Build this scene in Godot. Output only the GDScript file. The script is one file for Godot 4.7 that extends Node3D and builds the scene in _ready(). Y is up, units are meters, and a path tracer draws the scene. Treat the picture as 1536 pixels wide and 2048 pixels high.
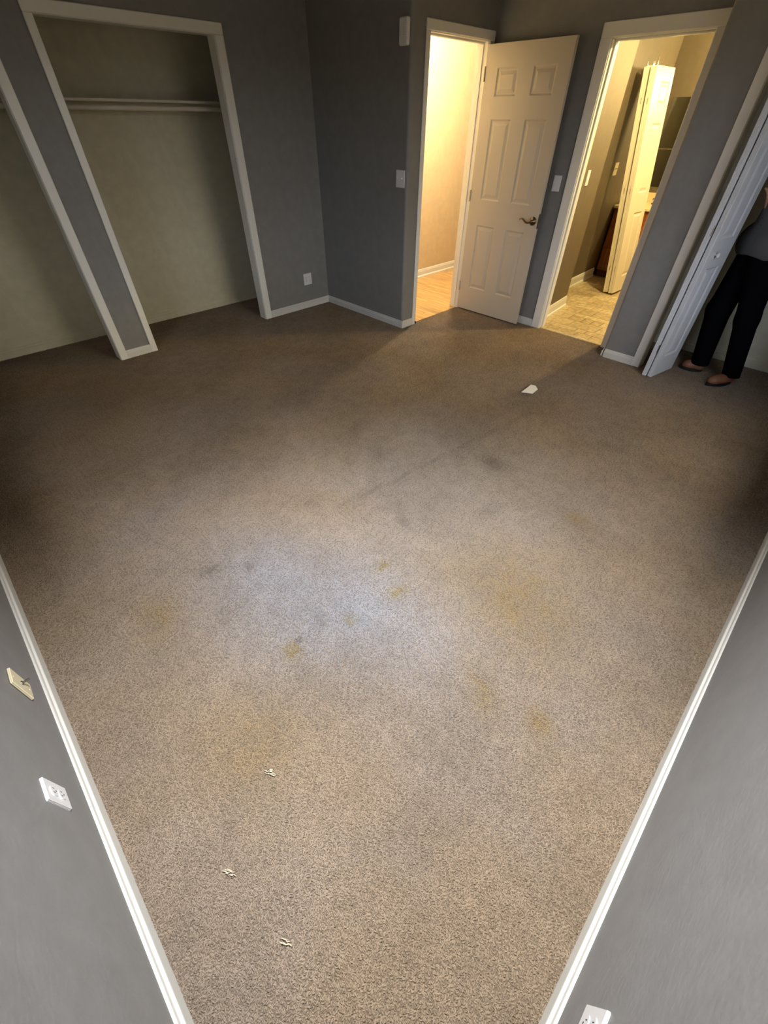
extends Node3D

# Plan coordinates: x runs away from the camera along the left wall, z along the right wall, y is up (metres).
const ROOM_L := 4.607      # plane of the wide closet wall
const CLOSET_BACK := 5.336
const JOG_Z := 3.694       # short wall before the hall door
const HALL_X := 3.405      # wall with the hall door
const BATH_Z := 4.727      # wall with the bathroom doorway
const BOX_Z := 4.517       # front of the closet box on the right
const BOX_X := 1.634       # rounded corner of that box
const CEIL := 2.44
const UNDER := -0.012      # carpet backing
const DOOR_A := 3.889
const DOOR_B := 4.624

var M := {}
var taken := {}

# ---------------------------------------------------------------- naming and tagging
func numbered(called: String) -> String:
	if not taken.has(called):
		taken[called] = 0
		return called
	taken[called] += 1
	return "%s_%03d" % [called, taken[called]]

func tag(o: Node, label: String, category: String, group := "", kind := "") -> Node:
	if label != "": o.set_meta("label", label)
	if category != "": o.set_meta("category", category)
	if group != "": o.set_meta("group", group)
	if kind != "": o.set_meta("kind", kind)
	return o

func thing(called: String, label: String, category: String, at := Vector3.ZERO, turn := 0.0, group := "") -> Node3D:
	var o := Node3D.new()
	o.name = numbered(called)
	add_child(o, true)
	o.position = at
	o.rotation.y = turn
	tag(o, label, category, group)
	return o

func obj(called: String, st: SurfaceTool, m: Material, parent: Node = self) -> MeshInstance3D:
	var o := MeshInstance3D.new()
	o.name = numbered(called) if parent == self else called
	st.generate_normals()
	o.mesh = st.commit()
	o.material_override = m
	parent.add_child(o, true)
	return o

func struct(called: String, st: SurfaceTool, m: Material, label: String, category: String) -> MeshInstance3D:
	var o := obj(called, st, m)
	tag(o, label, category, "", "structure")
	return o

func struct_root(called: String, label: String, category: String) -> Node3D:
	var o := thing(called, label, category)
	o.set_meta("kind", "structure")
	return o

# ---------------------------------------------------------------- shapes
func mb() -> SurfaceTool:
	var st := SurfaceTool.new()
	st.begin(Mesh.PRIMITIVE_TRIANGLES)
	st.set_smooth_group(-1)
	return st

func tri(st: SurfaceTool, a: Vector3, b: Vector3, c: Vector3, n: Vector3) -> void:
	if (b - a).cross(c - a).dot(n) > 0.0:
		var t := b
		b = c
		c = t
	st.add_vertex(a)
	st.add_vertex(b)
	st.add_vertex(c)

func quad(st: SurfaceTool, a: Vector3, b: Vector3, c: Vector3, d: Vector3, n: Vector3) -> void:
	tri(st, a, b, c, n)
	tri(st, a, c, d, n)

# chamfered box between two corners
func bx(st: SurfaceTool, lo: Vector3, hi: Vector3, bev := 0.002, t := Transform3D.IDENTITY) -> void:
	var c := (lo + hi) * 0.5
	var h := (hi - lo).abs() * 0.5
	var b: float = minf(bev, minf(h.x, minf(h.y, h.z)) * 0.7)
	var p := func(ax: int, s: Vector3) -> Vector3:
		var v := Vector3.ZERO
		for k in 3:
			v[k] = s[k] * (h[k] if k == ax or b <= 0.0 else h[k] - b)
		return t * (c + v)
	for ax in 3:
		for sg in [-1.0, 1.0]:
			var u := (ax + 1) % 3
			var w := (ax + 2) % 3
			var q := []
			for k in [[-1, -1], [1, -1], [1, 1], [-1, 1]]:
				var s := Vector3.ZERO
				s[ax] = sg
				s[u] = k[0]
				s[w] = k[1]
				q.append(p.call(ax, s))
			var n := Vector3.ZERO
			n[ax] = sg
			quad(st, q[0], q[1], q[2], q[3], t.basis * n)
	if b <= 0.0:
		return
	for ax in 3:
		var u := (ax + 1) % 3
		var w := (ax + 2) % 3
		for su in [-1.0, 1.0]:
			for sw in [-1.0, 1.0]:
				var s1 := Vector3.ZERO
				s1[ax] = -1.0
				s1[u] = su
				s1[w] = sw
				var s2 := s1
				s2[ax] = 1.0
				var n := s1 + s2
				quad(st, p.call(u, s1), p.call(u, s2), p.call(w, s2), p.call(w, s1), t.basis * n)
	for sx in [-1.0, 1.0]:
		for sy in [-1.0, 1.0]:
			for sz in [-1.0, 1.0]:
				var s := Vector3(sx, sy, sz)
				tri(st, p.call(0, s), p.call(1, s), p.call(2, s), t.basis * s)

# polygon in the plane of u and v, extruded along w
func prism(st: SurfaceTool, pts: PackedVector2Array, o: Vector3, u: Vector3, v: Vector3, w: Vector3) -> void:
	var area := 0.0
	for i in pts.size():
		area += pts[i].cross(pts[(i + 1) % pts.size()])
	var sg := signf(area)
	for i in pts.size():
		var a := pts[i]
		var b := pts[(i + 1) % pts.size()]
		var d := b - a
		var n := (u * d.y - v * d.x) * sg
		var pa := o + u * a.x + v * a.y
		var pb := o + u * b.x + v * b.y
		quad(st, pa, pb, pb + w, pa + w, n)
	var ids := Geometry2D.triangulate_polygon(pts)
	for k in range(0, ids.size(), 3):
		var a := o + u * pts[ids[k]].x + v * pts[ids[k]].y
		var b := o + u * pts[ids[k + 1]].x + v * pts[ids[k + 1]].y
		var c := o + u * pts[ids[k + 2]].x + v * pts[ids[k + 2]].y
		tri(st, a, b, c, -w)
		tri(st, a + w, b + w, c + w, w)

# footprint in plan (x, z), from y0 to y1
func plan(st: SurfaceTool, pts: Array, y0: float, y1: float) -> void:
	prism(st, PackedVector2Array(pts), Vector3(0, y0, 0), Vector3.RIGHT, Vector3.BACK, Vector3(0, y1 - y0, 0))

func arc(c: Vector2, r: float, a0: float, a1: float, n := 8) -> Array:
	var out := []
	for i in n + 1:
		var a := deg_to_rad(lerpf(a0, a1, float(i) / n))
		out.append(c + Vector2(cos(a), sin(a)) * r)
	return out

func tube(st: SurfaceTool, pts: Array, rad: Array, sides := 10) -> void:
	st.set_smooth_group(0)
	var rings := []
	var side := Vector3.ZERO
	for i in pts.size():
		var d: Vector3 = (pts[mini(i + 1, pts.size() - 1)] - pts[maxi(i - 1, 0)]).normalized()
		if side == Vector3.ZERO:
			side = d.cross(Vector3.UP if absf(d.y) < 0.9 else Vector3.RIGHT).normalized()
		side = (side - d * side.dot(d)).normalized()
		var up := side.cross(d)
		var ring := []
		for k in sides:
			var a := TAU * k / sides
			ring.append(pts[i] + (side * cos(a) + up * sin(a)) * rad[mini(i, rad.size() - 1)])
		rings.append(ring)
	for i in pts.size() - 1:
		for k in sides:
			var k2 := (k + 1) % sides
			var n: Vector3 = (rings[i][k] + rings[i][k2]) * 0.5 - pts[i]
			quad(st, rings[i][k], rings[i][k2], rings[i + 1][k2], rings[i + 1][k], n)
	st.set_smooth_group(-1)
	for e in [0, pts.size() - 1]:
		var n: Vector3 = (pts[0] - pts[1]) if e == 0 else (pts[e] - pts[e - 1])
		for k in range(1, sides - 1):
			tri(st, rings[e][0], rings[e][k], rings[e][k + 1], n)

# profile of (radius, height) turned round an axis
func lathe(st: SurfaceTool, prof: Array, o: Vector3, axis: Vector3, sides := 24) -> void:
	st.set_smooth_group(0)
	var u := axis.cross(Vector3.UP if absf(axis.y) < 0.9 else Vector3.RIGHT).normalized()
	var v := axis.cross(u)
	for i in prof.size() - 1:
		var a: Vector2 = prof[i]
		var b: Vector2 = prof[i + 1]
		for k in sides:
			var t0 := TAU * k / sides
			var t1 := TAU * (k + 1) / sides
			var r0 := u * cos(t0) + v * sin(t0)
			var r1 := u * cos(t1) + v * sin(t1)
			var n := (r0 + r1) * (b.y - a.y) - axis * (b.x - a.x) * 2.0
			if a.x > 1e-6 and b.x > 1e-6:
				quad(st, o + r0 * a.x + axis * a.y, o + r1 * a.x + axis * a.y, o + r1 * b.x + axis * b.y, o + r0 * b.x + axis * b.y, n)
			elif a.x > 1e-6:
				tri(st, o + r0 * a.x + axis * a.y, o + r1 * a.x + axis * a.y, o + axis * b.y, n)
			elif b.x > 1e-6:
				tri(st, o + axis * a.y, o + r0 * b.x + axis * b.y, o + r1 * b.x + axis * b.y, n)
	st.set_smooth_group(-1)

# ---------------------------------------------------------------- materials
func noise_image(size: int, freq: float, octaves: int, sd: int, lo: float, hi: float, stretch := 1.0) -> Image:
	var f := FastNoiseLite.new()
	f.seed = sd
	f.noise_type = FastNoiseLite.TYPE_SIMPLEX_SMOOTH
	f.frequency = freq
	f.fractal_octaves = octaves
	var src := f.get_seamless_image(size, size)
	var im := Image.create(size, size, false, Image.FORMAT_RGB8)
	for y in size:
		for x in size:
			var g: float = src.get_pixel(x, int(y * stretch) % size).r
			g = lerpf(lo, hi, g)
			im.set_pixel(x, y, Color(g, g, g))
	return im

func paint(name_: String, c: Color, rough: float, bump: Texture2D = null, bump_cm := 0.0, scale := 3.0, blot: Texture2D = null) -> StandardMaterial3D:
	var m := StandardMaterial3D.new()
	m.resource_name = name_
	m.albedo_color = c
	m.roughness = rough
	m.uv1_triplanar = true
	m.uv1_world_triplanar = true
	m.uv1_scale = Vector3.ONE * scale
	if blot: m.albedo_texture = blot
	if bump:
		m.heightmap_enabled = true
		m.heightmap_texture = bump
		m.heightmap_scale = bump_cm
	return m

func make_materials() -> void:
	var peel := ImageTexture.create_from_image(noise_image(256, 0.06, 3, 11, 0.0, 1.0))
	var blot := ImageTexture.create_from_image(noise_image(256, 0.012, 4, 5, 0.95, 1.0))
	M.wall = paint("grey_wall_paint", Color8(131, 130, 127), 0.62, peel, 0.05, 3.0, blot)
	M.closet = paint("cream_closet_paint", Color8(208, 201, 172), 0.7, peel, 0.04, 3.0, blot)
	M.hall = paint("cream_hall_paint", Color8(194, 176, 143), 0.6, peel, 0.04, 3.0, blot)
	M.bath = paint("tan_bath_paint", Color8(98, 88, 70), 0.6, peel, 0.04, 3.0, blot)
	M.ceiling = paint("white_ceiling_paint", Color8(206, 202, 194), 0.85, peel, 0.15, 4.0)
	M.trim = paint("white_trim_paint", Color8(228, 227, 217), 0.38, peel, 0.01, 2.0)
	M.base = paint("white_baseboard_paint", Color8(208, 207, 198), 0.4, peel, 0.01, 2.0)
	M.leaf = paint("cream_door_paint", Color8(218, 212, 194), 0.42, peel, 0.012, 6.0)
	M.door = paint("white_door_paint", Color8(188, 181, 166), 0.42, peel, 0.012, 6.0)
	M.door_worn = paint("worn_white_door_paint", Color8(196, 200, 203), 0.5, peel, 0.12, 5.0)
	M.shelf = paint("white_shelf_paint", Color8(205, 198, 178), 0.5)
	M.plate = paint("white_plastic", Color8(226, 226, 224), 0.3)
	M.ivory = paint("ivory_plastic", Color8(222, 212, 178), 0.35)
	M.brick = paint("dark_brick", Color8(74, 62, 54), 0.9, peel, 0.3, 6.0)
	M.soil = paint("dark_soil", Color8(70, 62, 50), 0.95, peel, 0.4, 4.0)
	M.slot = paint("dark_slot", Color8(40, 38, 36), 0.6)
	M.brass = paint("antique_nickel", Color8(120, 104, 84), 0.3)
	M.brass.metallic = 1.0
	M.chrome = paint("chrome", Color8(215, 215, 215), 0.12)
	M.chrome.metallic = 1.0
	M.steel = paint("dull_steel", Color8(150, 146, 138), 0.4)
	M.steel.metallic = 1.0
	M.rubber = paint("black_rubber", Color8(18, 17, 16), 0.7)
	M.mirror = paint("mirror_silver", Color8(150, 154, 150), 0.03)
	M.mirror.metallic = 1.0
	M.paper = paint("paper", Color8(226, 228, 224), 0.8)
	M.counter = paint("cream_countertop", Color8(214, 196, 158), 0.25)
	M.under = paint("carpet_backing", Color8(112, 97, 80), 0.95)
	M.under.metallic_specular = 0.0
	M.fluff = paint("pale_lint", Color8(186, 174, 150), 0.95)
	M.glass = StandardMaterial3D.new()
	M.glass.resource_name = "window_glass"
	M.glass.transparency = BaseMaterial3D.TRANSPARENCY_ALPHA
	M.glass.albedo_color = Color(1, 1, 1, 0.05)
	M.glass.roughness = 0.02
	M.glow = StandardMaterial3D.new()
	M.glow.resource_name = "lamp_glass"
	M.glow.albedo_color = Color8(250, 240, 220)
	M.glow.emission_enabled = true
	M.glow.emission = Color8(255, 222, 168)
	M.glow.emission_energy_multiplier = 1.3
	M.glow_fill = M.glow.duplicate()
	M.glow_fill.emission = Color8(238, 242, 255)
	# wood: grain along the u of each plank comes from a stretched noise
	var grain := noise_image(512, 0.02, 4, 21, 0.0, 1.0, 1.0)
	M.oak = []
	for k in 5:
		var im := Image.create(256, 256, false, Image.FORMAT_RGB8)
		for y in 256:
			for x in 256:
				var g: float = grain.get_pixel((x / 6 + k * 71) % 512, (y * 2 + k * 37) % 512).r
				var h: float = grain.get_pixel((x + k * 13) % 512, (y * 3 + 200) % 512).r
				var s := 0.72 + 0.3 * g + 0.1 * (h - 0.5)
				im.set_pixel(x, y, Color(0.88 * s, 0.71 * s, 0.46 * s))
		var m := paint("oak_plank", Color(1, 1, 1).darkened(0.03 * k), 0.32)
		m.albedo_texture = ImageTexture.create_from_image(im)
		m.uv1_scale = Vector3(1.6, 1.6, 1.6)
		m.uv1_offset = Vector3(0.17 * k, 0, 0.31 * k)
		M.oak.append(m)
	var im2 := Image.create(256, 256, false, Image.FORMAT_RGB8)
	for y in 256:
		for x in 256:
			var g: float = grain.get_pixel(x * 2 % 512, (y / 5) % 512).r
			var s := 0.65 + 0.45 * g
			im2.set_pixel(x, y, Color(0.62 * s, 0.36 * s, 0.17 * s))
	M.cabinet = paint("stained_oak", Color(1, 1, 1), 0.35)
	M.cabinet.albedo_texture = ImageTexture.create_from_image(im2)
	M.kick = paint("dark_toe_kick", Color8(84, 44, 26), 0.5)
	# vinyl stone
	M.vinyl = []
	for k in 4:
		var m := paint("stone_vinyl", [Color8(206, 186, 146), Color8(196, 176, 138), Color8(212, 194, 156), Color8(188, 168, 128)][k], 0.4)
		m.albedo_texture = ImageTexture.create_from_image(noise_image(128, 0.03, 4, 40 + k, 0.72, 1.0))
		m.uv1_scale = Vector3.ONE * 4.0
		m.uv1_offset = Vector3(0.3 * k, 0, 0.7 * k)
		M.vinyl.append(m)
	M.grout = paint("vinyl_joint", Color8(150, 132, 98), 0.6)
	M.pile = StandardMaterial3D.new()
	M.pile.resource_name = "carpet_yarn"
	M.pile.vertex_color_use_as_albedo = true
	M.pile.roughness = 0.9
	M.pile.metallic_specular = 0.0
	M.skin = paint("skin", Color8(196, 146, 116), 0.5)
	M.trousers = paint("black_cloth", Color8(9, 9, 12), 0.95)
	M.trousers.metallic_specular = 0.1
	M.shirt = paint("grey_cloth", Color8(74, 74, 76), 0.85, peel, 0.1, 14.0)
	M.hair = paint("dark_hair", Color8(38, 28, 22), 0.5)
	M.shoe = paint("tan_leather", Color8(128, 84, 58), 0.5)
	M.eye = paint("eye", Color8(40, 30, 26), 0.2)

# ---------------------------------------------------------------- light, camera, sky
func lens_and_light() -> void:
	var cam := Camera3D.new()
	cam.name = "camera"
	var right := Vector3(-0.702729, 0.00500854, 0.71143999)
	var up := Vector3(0.49306558, 0.72431384, 0.48192923)
	var ahead := Vector3(0.51289207, -0.68945222, 0.51146589)
	cam.transform = Transform3D(Basis(right, up, -ahead).orthonormalized(), Vector3(0.37389, 1.57585, 0.42434))
	cam.fov = 102.281
	cam.near = 0.02
	cam.far = 60.0
	cam.current = true
	add_child(cam, true)
	var env := Environment.new()
	env.background_mode = Environment.BG_SKY
	var sky := Sky.new()
	var sm := ProceduralSkyMaterial.new()
	sm.sky_top_color = Color8(196, 212, 244)
	sm.sky_horizon_color = Color8(160, 172, 196)
	sm.ground_horizon_color = Color8(110, 103, 92)
	sm.ground_bottom_color = Color8(92, 86, 76)
	sm.sky_curve = 0.5
	sm.sun_angle_max = 75.0
	sm.sun_curve = 1.0
	sky.sky_material = sm
	env.sky = sky
	env.background_energy_multiplier = 10.8
	env.ambient_light_source = Environment.AMBIENT_SOURCE_SKY
	env.tonemap_mode = Environment.TONE_MAPPER_LINEAR
	env.tonemap_exposure = 1.0
	env.sdfgi_enabled = true
	env.ssao_enabled = true
	env.ssil_enabled = true
	# the sun stands behind hazy cloud on the side of the right wall: a wide glow in the sky, no beam
	var sun := DirectionalLight3D.new()
	sun.name = "veiled_sun"
	sun.light_color = Color8(255, 240, 214)
	sun.light_energy = 0.9
	sun.sky_mode = DirectionalLight3D.SKY_MODE_SKY_ONLY
	sun.shadow_enabled = true
	sun.basis = Basis.looking_at(-Vector3(-0.7, 0.7, 0.1).normalized(), Vector3.UP)
	add_child(sun, true)
	var we := WorldEnvironment.new()
	we.name = "surroundings"
	we.environment = env
	add_child(we, true)

const HALL_LAMP := Vector3(3.68, 2.33, 4.82)
const BATH_LAMP := Vector3(1.72, 2.33, 5.55)
const FILL_ENERGY := 18.8
const VANITY_ENERGY := 2.0
const HALL_ENERGY := 6.2
const BATH_ENERGY := 5.0

func ceiling_lamp(at: Vector3, energy: float, col: Color, label: String) -> void:
	var t := thing("ceiling_light", label, "ceiling light", Vector3(at.x, CEIL, at.z))
	var st := mb()
	lathe(st, [Vector2(0, 0), Vector2(0.15, 0), Vector2(0.15, -0.03), Vector2(0.14, -0.035)], Vector3.ZERO, Vector3.UP)
	obj("base_plate", st, M.trim, t)
	st = mb()
	var prof := []
	for i in 11:
		var a := PI * 0.5 * i / 10.0
		prof.append(Vector2(0.14 * cos(a), -0.035 - 0.12 * sin(a)))
	prof.append(Vector2(0, -0.155))
	lathe(st, prof, Vector3.ZERO, Vector3.UP)
	obj("lamp_dome", st, M.glow, t)
	var l := OmniLight3D.new()
	l.name = "lamp_glow"
	l.light_color = col
	l.light_energy = energy
	l.light_size = 0.04
	l.omni_range = 12.0
	l.omni_attenuation = 2.0
	l.shadow_enabled = true
	l.position = Vector3(0, at.y - CEIL, 0)
	t.add_child(l, true)

func fill_light(at: Vector3, energy: float, col: Color, label: String) -> void:  # unseen fill light, added to brighten the near carpet
	var t := thing("fill_light", label, "ceiling light", at)
	var st := mb()
	lathe(st, [Vector2(0.075, 0.0), Vector2(0.095, 0.0), Vector2(0.095, -0.004), Vector2(0.088, -0.007), Vector2(0.075, -0.006), Vector2(0.075, 0.0)], Vector3.ZERO, Vector3.UP, 32)
	obj("fill_ring", st, M.trim, t)
	st = mb()
	lathe(st, [Vector2(0.0, 0.0), Vector2(0.075, 0.0), Vector2(0.075, -0.002), Vector2(0.0, -0.003)], Vector3.ZERO, Vector3.UP, 32)
	obj("fill_lens", st, M.glow_fill, t)
	var l := SpotLight3D.new()
	l.name = "fill_beam"
	l.light_color = col
	l.light_energy = energy
	l.light_size = 0.07
	l.spot_range = 12.0
	l.spot_attenuation = 2.0
	l.spot_angle = 45.0
	l.spot_angle_attenuation = 1.0
	l.shadow_enabled = true
	l.position = Vector3(0, -0.02, 0)
	l.rotation.x = -PI / 2
	t.add_child(l, true)

# ---------------------------------------------------------------- room
func rect_wall(st: SurfaceTool, x0: float, x1: float, z0: float, z1: float, y0 := UNDER, y1 := CEIL) -> void:
	bx(st, Vector3(x0, y0, z0), Vector3(x1, y1, z1), 0.0)

const SOCLE := [Vector2(0, -0.012), Vector2(0.0138, -0.012), Vector2(0.0138, 0.045), Vector2(0.0130, 0.0485), Vector2(0.0110, 0.0505), Vector2(0.0078, 0.0525), Vector2(0.0068, 0.054), Vector2(0.0066, 0.0635), Vector2(0.0060, 0.0675), Vector2(0.0042, 0.0705), Vector2(0.0015, 0.0715), Vector2(0, 0.0715)]
const TALL_SOCLE := [Vector2(0, -0.012), Vector2(0.026, -0.012), Vector2(0.026, 0.006), Vector2(0.022, 0.014), Vector2(0.014, 0.019), Vector2(0.0125, 0.02), Vector2(0.0125, 0.066), Vector2(0.009, 0.074), Vector2(0.009, 0.08), Vector2(0.005, 0.09), Vector2(0, 0.092)]

func socle(st: SurfaceTool, a: Vector2, b: Vector2, into: Vector2, prof: Array, scale := 1.0) -> void:
	var pts := PackedVector2Array()
	for p in prof:
		pts.append(Vector2(p.x, p.y if p.y < 0 else p.y * scale))
	prism(st, pts, Vector3(a.x, 0, a.y), Vector3(into.x, 0, into.y), Vector3.UP, Vector3(b.x - a.x, 0, b.y - a.y))

func build_floor() -> void:
	var st := mb()
	var foot := [Vector2(-0.02, -0.02), Vector2(5.36, -0.02), Vector2(5.36, 3.66), Vector2(4.7, 3.66), Vector2(4.7, 3.70), Vector2(3.42, 3.70), Vector2(3.42, 4.765), Vector2(1.62, 4.765), Vector2(1.62, 5.24), Vector2(-0.02, 5.24)]
	plan(st, foot, -0.06, -0.0055)
	var fl := struct("floor", st, M.under, "stained beige cut pile carpet covering the bedroom floor", "carpet")
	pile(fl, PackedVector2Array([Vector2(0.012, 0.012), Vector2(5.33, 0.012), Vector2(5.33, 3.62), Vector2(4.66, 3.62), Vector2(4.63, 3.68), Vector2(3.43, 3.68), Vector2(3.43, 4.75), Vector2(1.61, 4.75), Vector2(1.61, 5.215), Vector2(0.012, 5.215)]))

func spot(p: Vector2, c: Vector2, r: Vector2, turn := 0.0) -> float:
	var d := (p - c).rotated(-turn) / r
	return exp(-d.length_squared())

# colour of the carpet's yarn at a place on the floor: spills, traffic dirt and a painted pool of light
func yarn(p: Vector2, n1: FastNoiseLite, n2: FastNoiseLite) -> Color:
	var a := n1.get_noise_2dv(p)
	var b := n1.get_noise_2d(p.x + 37.0, p.y - 11.0)
	var e := n2.get_noise_2dv(p)
	var c := Vector3(0.25, 0.199, 0.150)
	c *= 1.0 + 0.20 * a + 0.12 * e
	c = c.lerp(Vector3(c.x * 1.02, c.y * 0.97, c.z * 0.86), clampf(0.5 + b * 1.4, 0.0, 1.0))
	# pool of bluish daylight, painted into the yarn colour
	var light_pool := clampf(spot(p, Vector2(1.36, 0.95), Vector2(0.62, 0.34), -0.35) * (1.05 + 0.5 * a), 0.0, 1.0)
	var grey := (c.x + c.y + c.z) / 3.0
	c = c.lerp(Vector3(grey * 1.10, grey * 1.13, grey * 1.22), 0.85 * light_pool)
	var light_pool2 := spot(p, Vector2(1.45, 2.1), Vector2(0.8, 0.7), 0.4)  # second, weaker greyer zone farther in
	c = c.lerp(Vector3(grey, grey * 0.99, grey * 0.95), 0.4 * light_pool2)
	# yellow spills
	for s in YELLOW:
		var k := clampf(spot(p, Vector2(s[0], s[1]), Vector2(s[2], s[3]), s[4]) * (1.0 + 0.9 * e) * s[5], 0.0, 0.85)
		c = c.lerp(Vector3(c.x * 0.86, c.y * 0.76, c.z * 0.46), k)
	# dark spots
	for s in DARK:
		var k := clampf(spot(p, Vector2(s[0], s[1]), Vector2(s[2], s[3]), s[4]) * (1.0 + 0.8 * e) * s[5], 0.0, 0.9)
		c *= 1.0 - 0.42 * k
	# ridge of the seam
	var t := clampf((p - Vector2(1.75, 1.45)).dot(Vector2(-0.2, 1.68)) / 2.86, 0.0, 1.0)
	var q := Vector2(1.75, 1.45).lerp(Vector2(1.55, 3.13), t)
	c *= 1.0 - 0.27 * exp(-pow(((p - q).length() + 0.012 * e) / 0.016, 2.0)) * clampf(0.6 + 1.2 * e, 0.0, 1.0)
	return Color(c.x, c.y, c.z)

const YELLOW := [[0.37, 1.22, 0.05, 0.045, 0.0, 0.8], [0.58, 1.17, 0.13, 0.06, 0.6, 0.5], [0.70, 1.62, 0.30, 0.26, 0.3, 0.55], [0.75, 2.3, 0.09, 0.07, 0.0, 0.6], [1.75, 0.42, 0.12, 0.09, 0.2, 0.6], [1.225, 0.749, 0.035, 0.03, 0.0, 1.2], [1.171, 1.015, 0.022, 0.022, 0.0, 1.3], [1.12, 1.27, 0.03, 0.05, 0.3, 1.1], [1.285, 1.32, 0.02, 0.04, 0.2, 1.1], [1.0, 0.45, 0.25, 0.18, 0.4, 0.35]]
const DARK := [[1.39, 2.41, 0.09, 0.06, 0.3, 0.9], [1.844, 0.71, 0.03, 0.06, 0.3, 0.7], [1.736, 0.863, 0.03, 0.02, 0.2, 0.8], [1.25, 0.80, 0.015, 0.02, 0.0, 0.9], [3.84, 0.87, 0.5, 0.28, 0.3, 0.5], [1.257, 0.917, 0.05, 0.025, 0.5, 0.5], [1.9, 1.35, 0.025, 0.02, 0.0, 0.8], [1.42, 1.62, 0.06, 0.03, 0.4, 0.6], [2.3, 2.05, 0.12, 0.05, 0.9, 0.5], [1.95, 1.95, 0.1, 0.05, 0.9, 0.45], [1.15, 2.0, 0.04, 0.08, 0.3, 0.5]]

func pile(fl: Node, inside: PackedVector2Array) -> void:
	var rng := RandomNumberGenerator.new()
	rng.seed = 77
	var cell := 0.03
	var variants := []
	for v in 6:
		var st := SurfaceTool.new()
		st.begin(Mesh.PRIMITIVE_TRIANGLES)
		st.set_smooth_group(0)
		var n := 8
		for i in n:
			for j in n:
				# a lock of yarn that bends over and lies on its neighbours
				var c := Vector3((i + rng.randf()) / n - 0.5, 0, (j + rng.randf()) / n - 0.5) * cell
				var az := rng.randf() * TAU
				var len := rng.randf_range(0.006, 0.0115)
				var turn := rng.randf_range(-1.6, 1.6)
				var r := rng.randf_range(0.0013, 0.0020)
				var top := rng.randf_range(-0.0042, 0.0)
				var tone := rng.randf_range(0.62, 1.2)
				if rng.randf() < 0.15: tone *= 1.35
				var p := []
				var at := c - Vector3(cos(az), 0, sin(az)) * len * 0.5
				for q in 5:
					var u := q / 4.0
					p.append(Vector3(at.x, top - r - 0.0045 * pow(absf(u - 0.55) / 0.55, 2.0), at.z))
					var a2 := az + turn * (u - 0.5)
					at += Vector3(cos(a2), 0, sin(a2)) * len * 0.25
				var rr := [0.75, 1.0, 1.05, 1.0, 0.6]
				st.set_color(Color(tone, tone, tone))
				var rings := []
				for q in 5:
					var d: Vector3 = (p[mini(q + 1, 4)] - p[maxi(q - 1, 0)]).normalized()
					var sd := d.cross(Vector3.UP).normalized()
					var up := sd.cross(d)
					var ring := []
					for k in 5:
						var a3 := deg_to_rad([-25.0, 30.0, 90.0, 150.0, 205.0][k])
						ring.append(p[q] + (sd * cos(a3) + up * sin(a3)) * r * rr[q])
					rings.append(ring)
				for q in 4:
					for k in 4:
						var nn: Vector3 = (rings[q][k] + rings[q + 1][k + 1]) * 0.5 - (p[q] + p[q + 1]) * 0.5
						quad(st, rings[q][k], rings[q][k + 1], rings[q + 1][k + 1], rings[q + 1][k], nn)
		st.generate_normals()
		variants.append(st.commit())
	var n1 := FastNoiseLite.new()
	n1.seed = 4
	n1.frequency = 1.1
	n1.fractal_octaves = 4
	var n2 := FastNoiseLite.new()
	n2.seed = 9
	n2.frequency = 9.0
	n2.fractal_octaves = 3
	var bufs := []
	for v in variants.size():
		bufs.append(PackedFloat32Array())
	var nx := int(5.34 / cell)
	var nz := int(5.22 / cell)
	for i in nx:
		for j in nz:
			var p := Vector2((i + 0.5) * cell, (j + 0.5) * cell)
			if not Geometry2D.is_point_in_polygon(p, inside):
				continue
			var v := rng.randi() % variants.size()
			var a := (rng.randi() % 4) * PI * 0.5
			var co := cos(a)
			var si := sin(a)
			var hgt := 1.0 + rng.randf_range(-0.1, 0.1)
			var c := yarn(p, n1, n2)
			bufs[v].append_array(PackedFloat32Array([co, 0, si, p.x, 0, hgt, 0, 0, -si, 0, co, p.y, c.r, c.g, c.b, 1.0]))
	for v in variants.size():
		var mm := MultiMesh.new()
		mm.transform_format = MultiMesh.TRANSFORM_3D
		mm.use_colors = true
		mm.mesh = variants[v]
		mm.instance_count = bufs[v].size() / 16
		mm.buffer = bufs[v]
		var o := MultiMeshInstance3D.new()
		o.name = "carpet_pile"
		o.multimesh = mm
		o.material_override = M.pile
		fl.add_child(o, true)
		o.set_meta("kind", "stuff")

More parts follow.
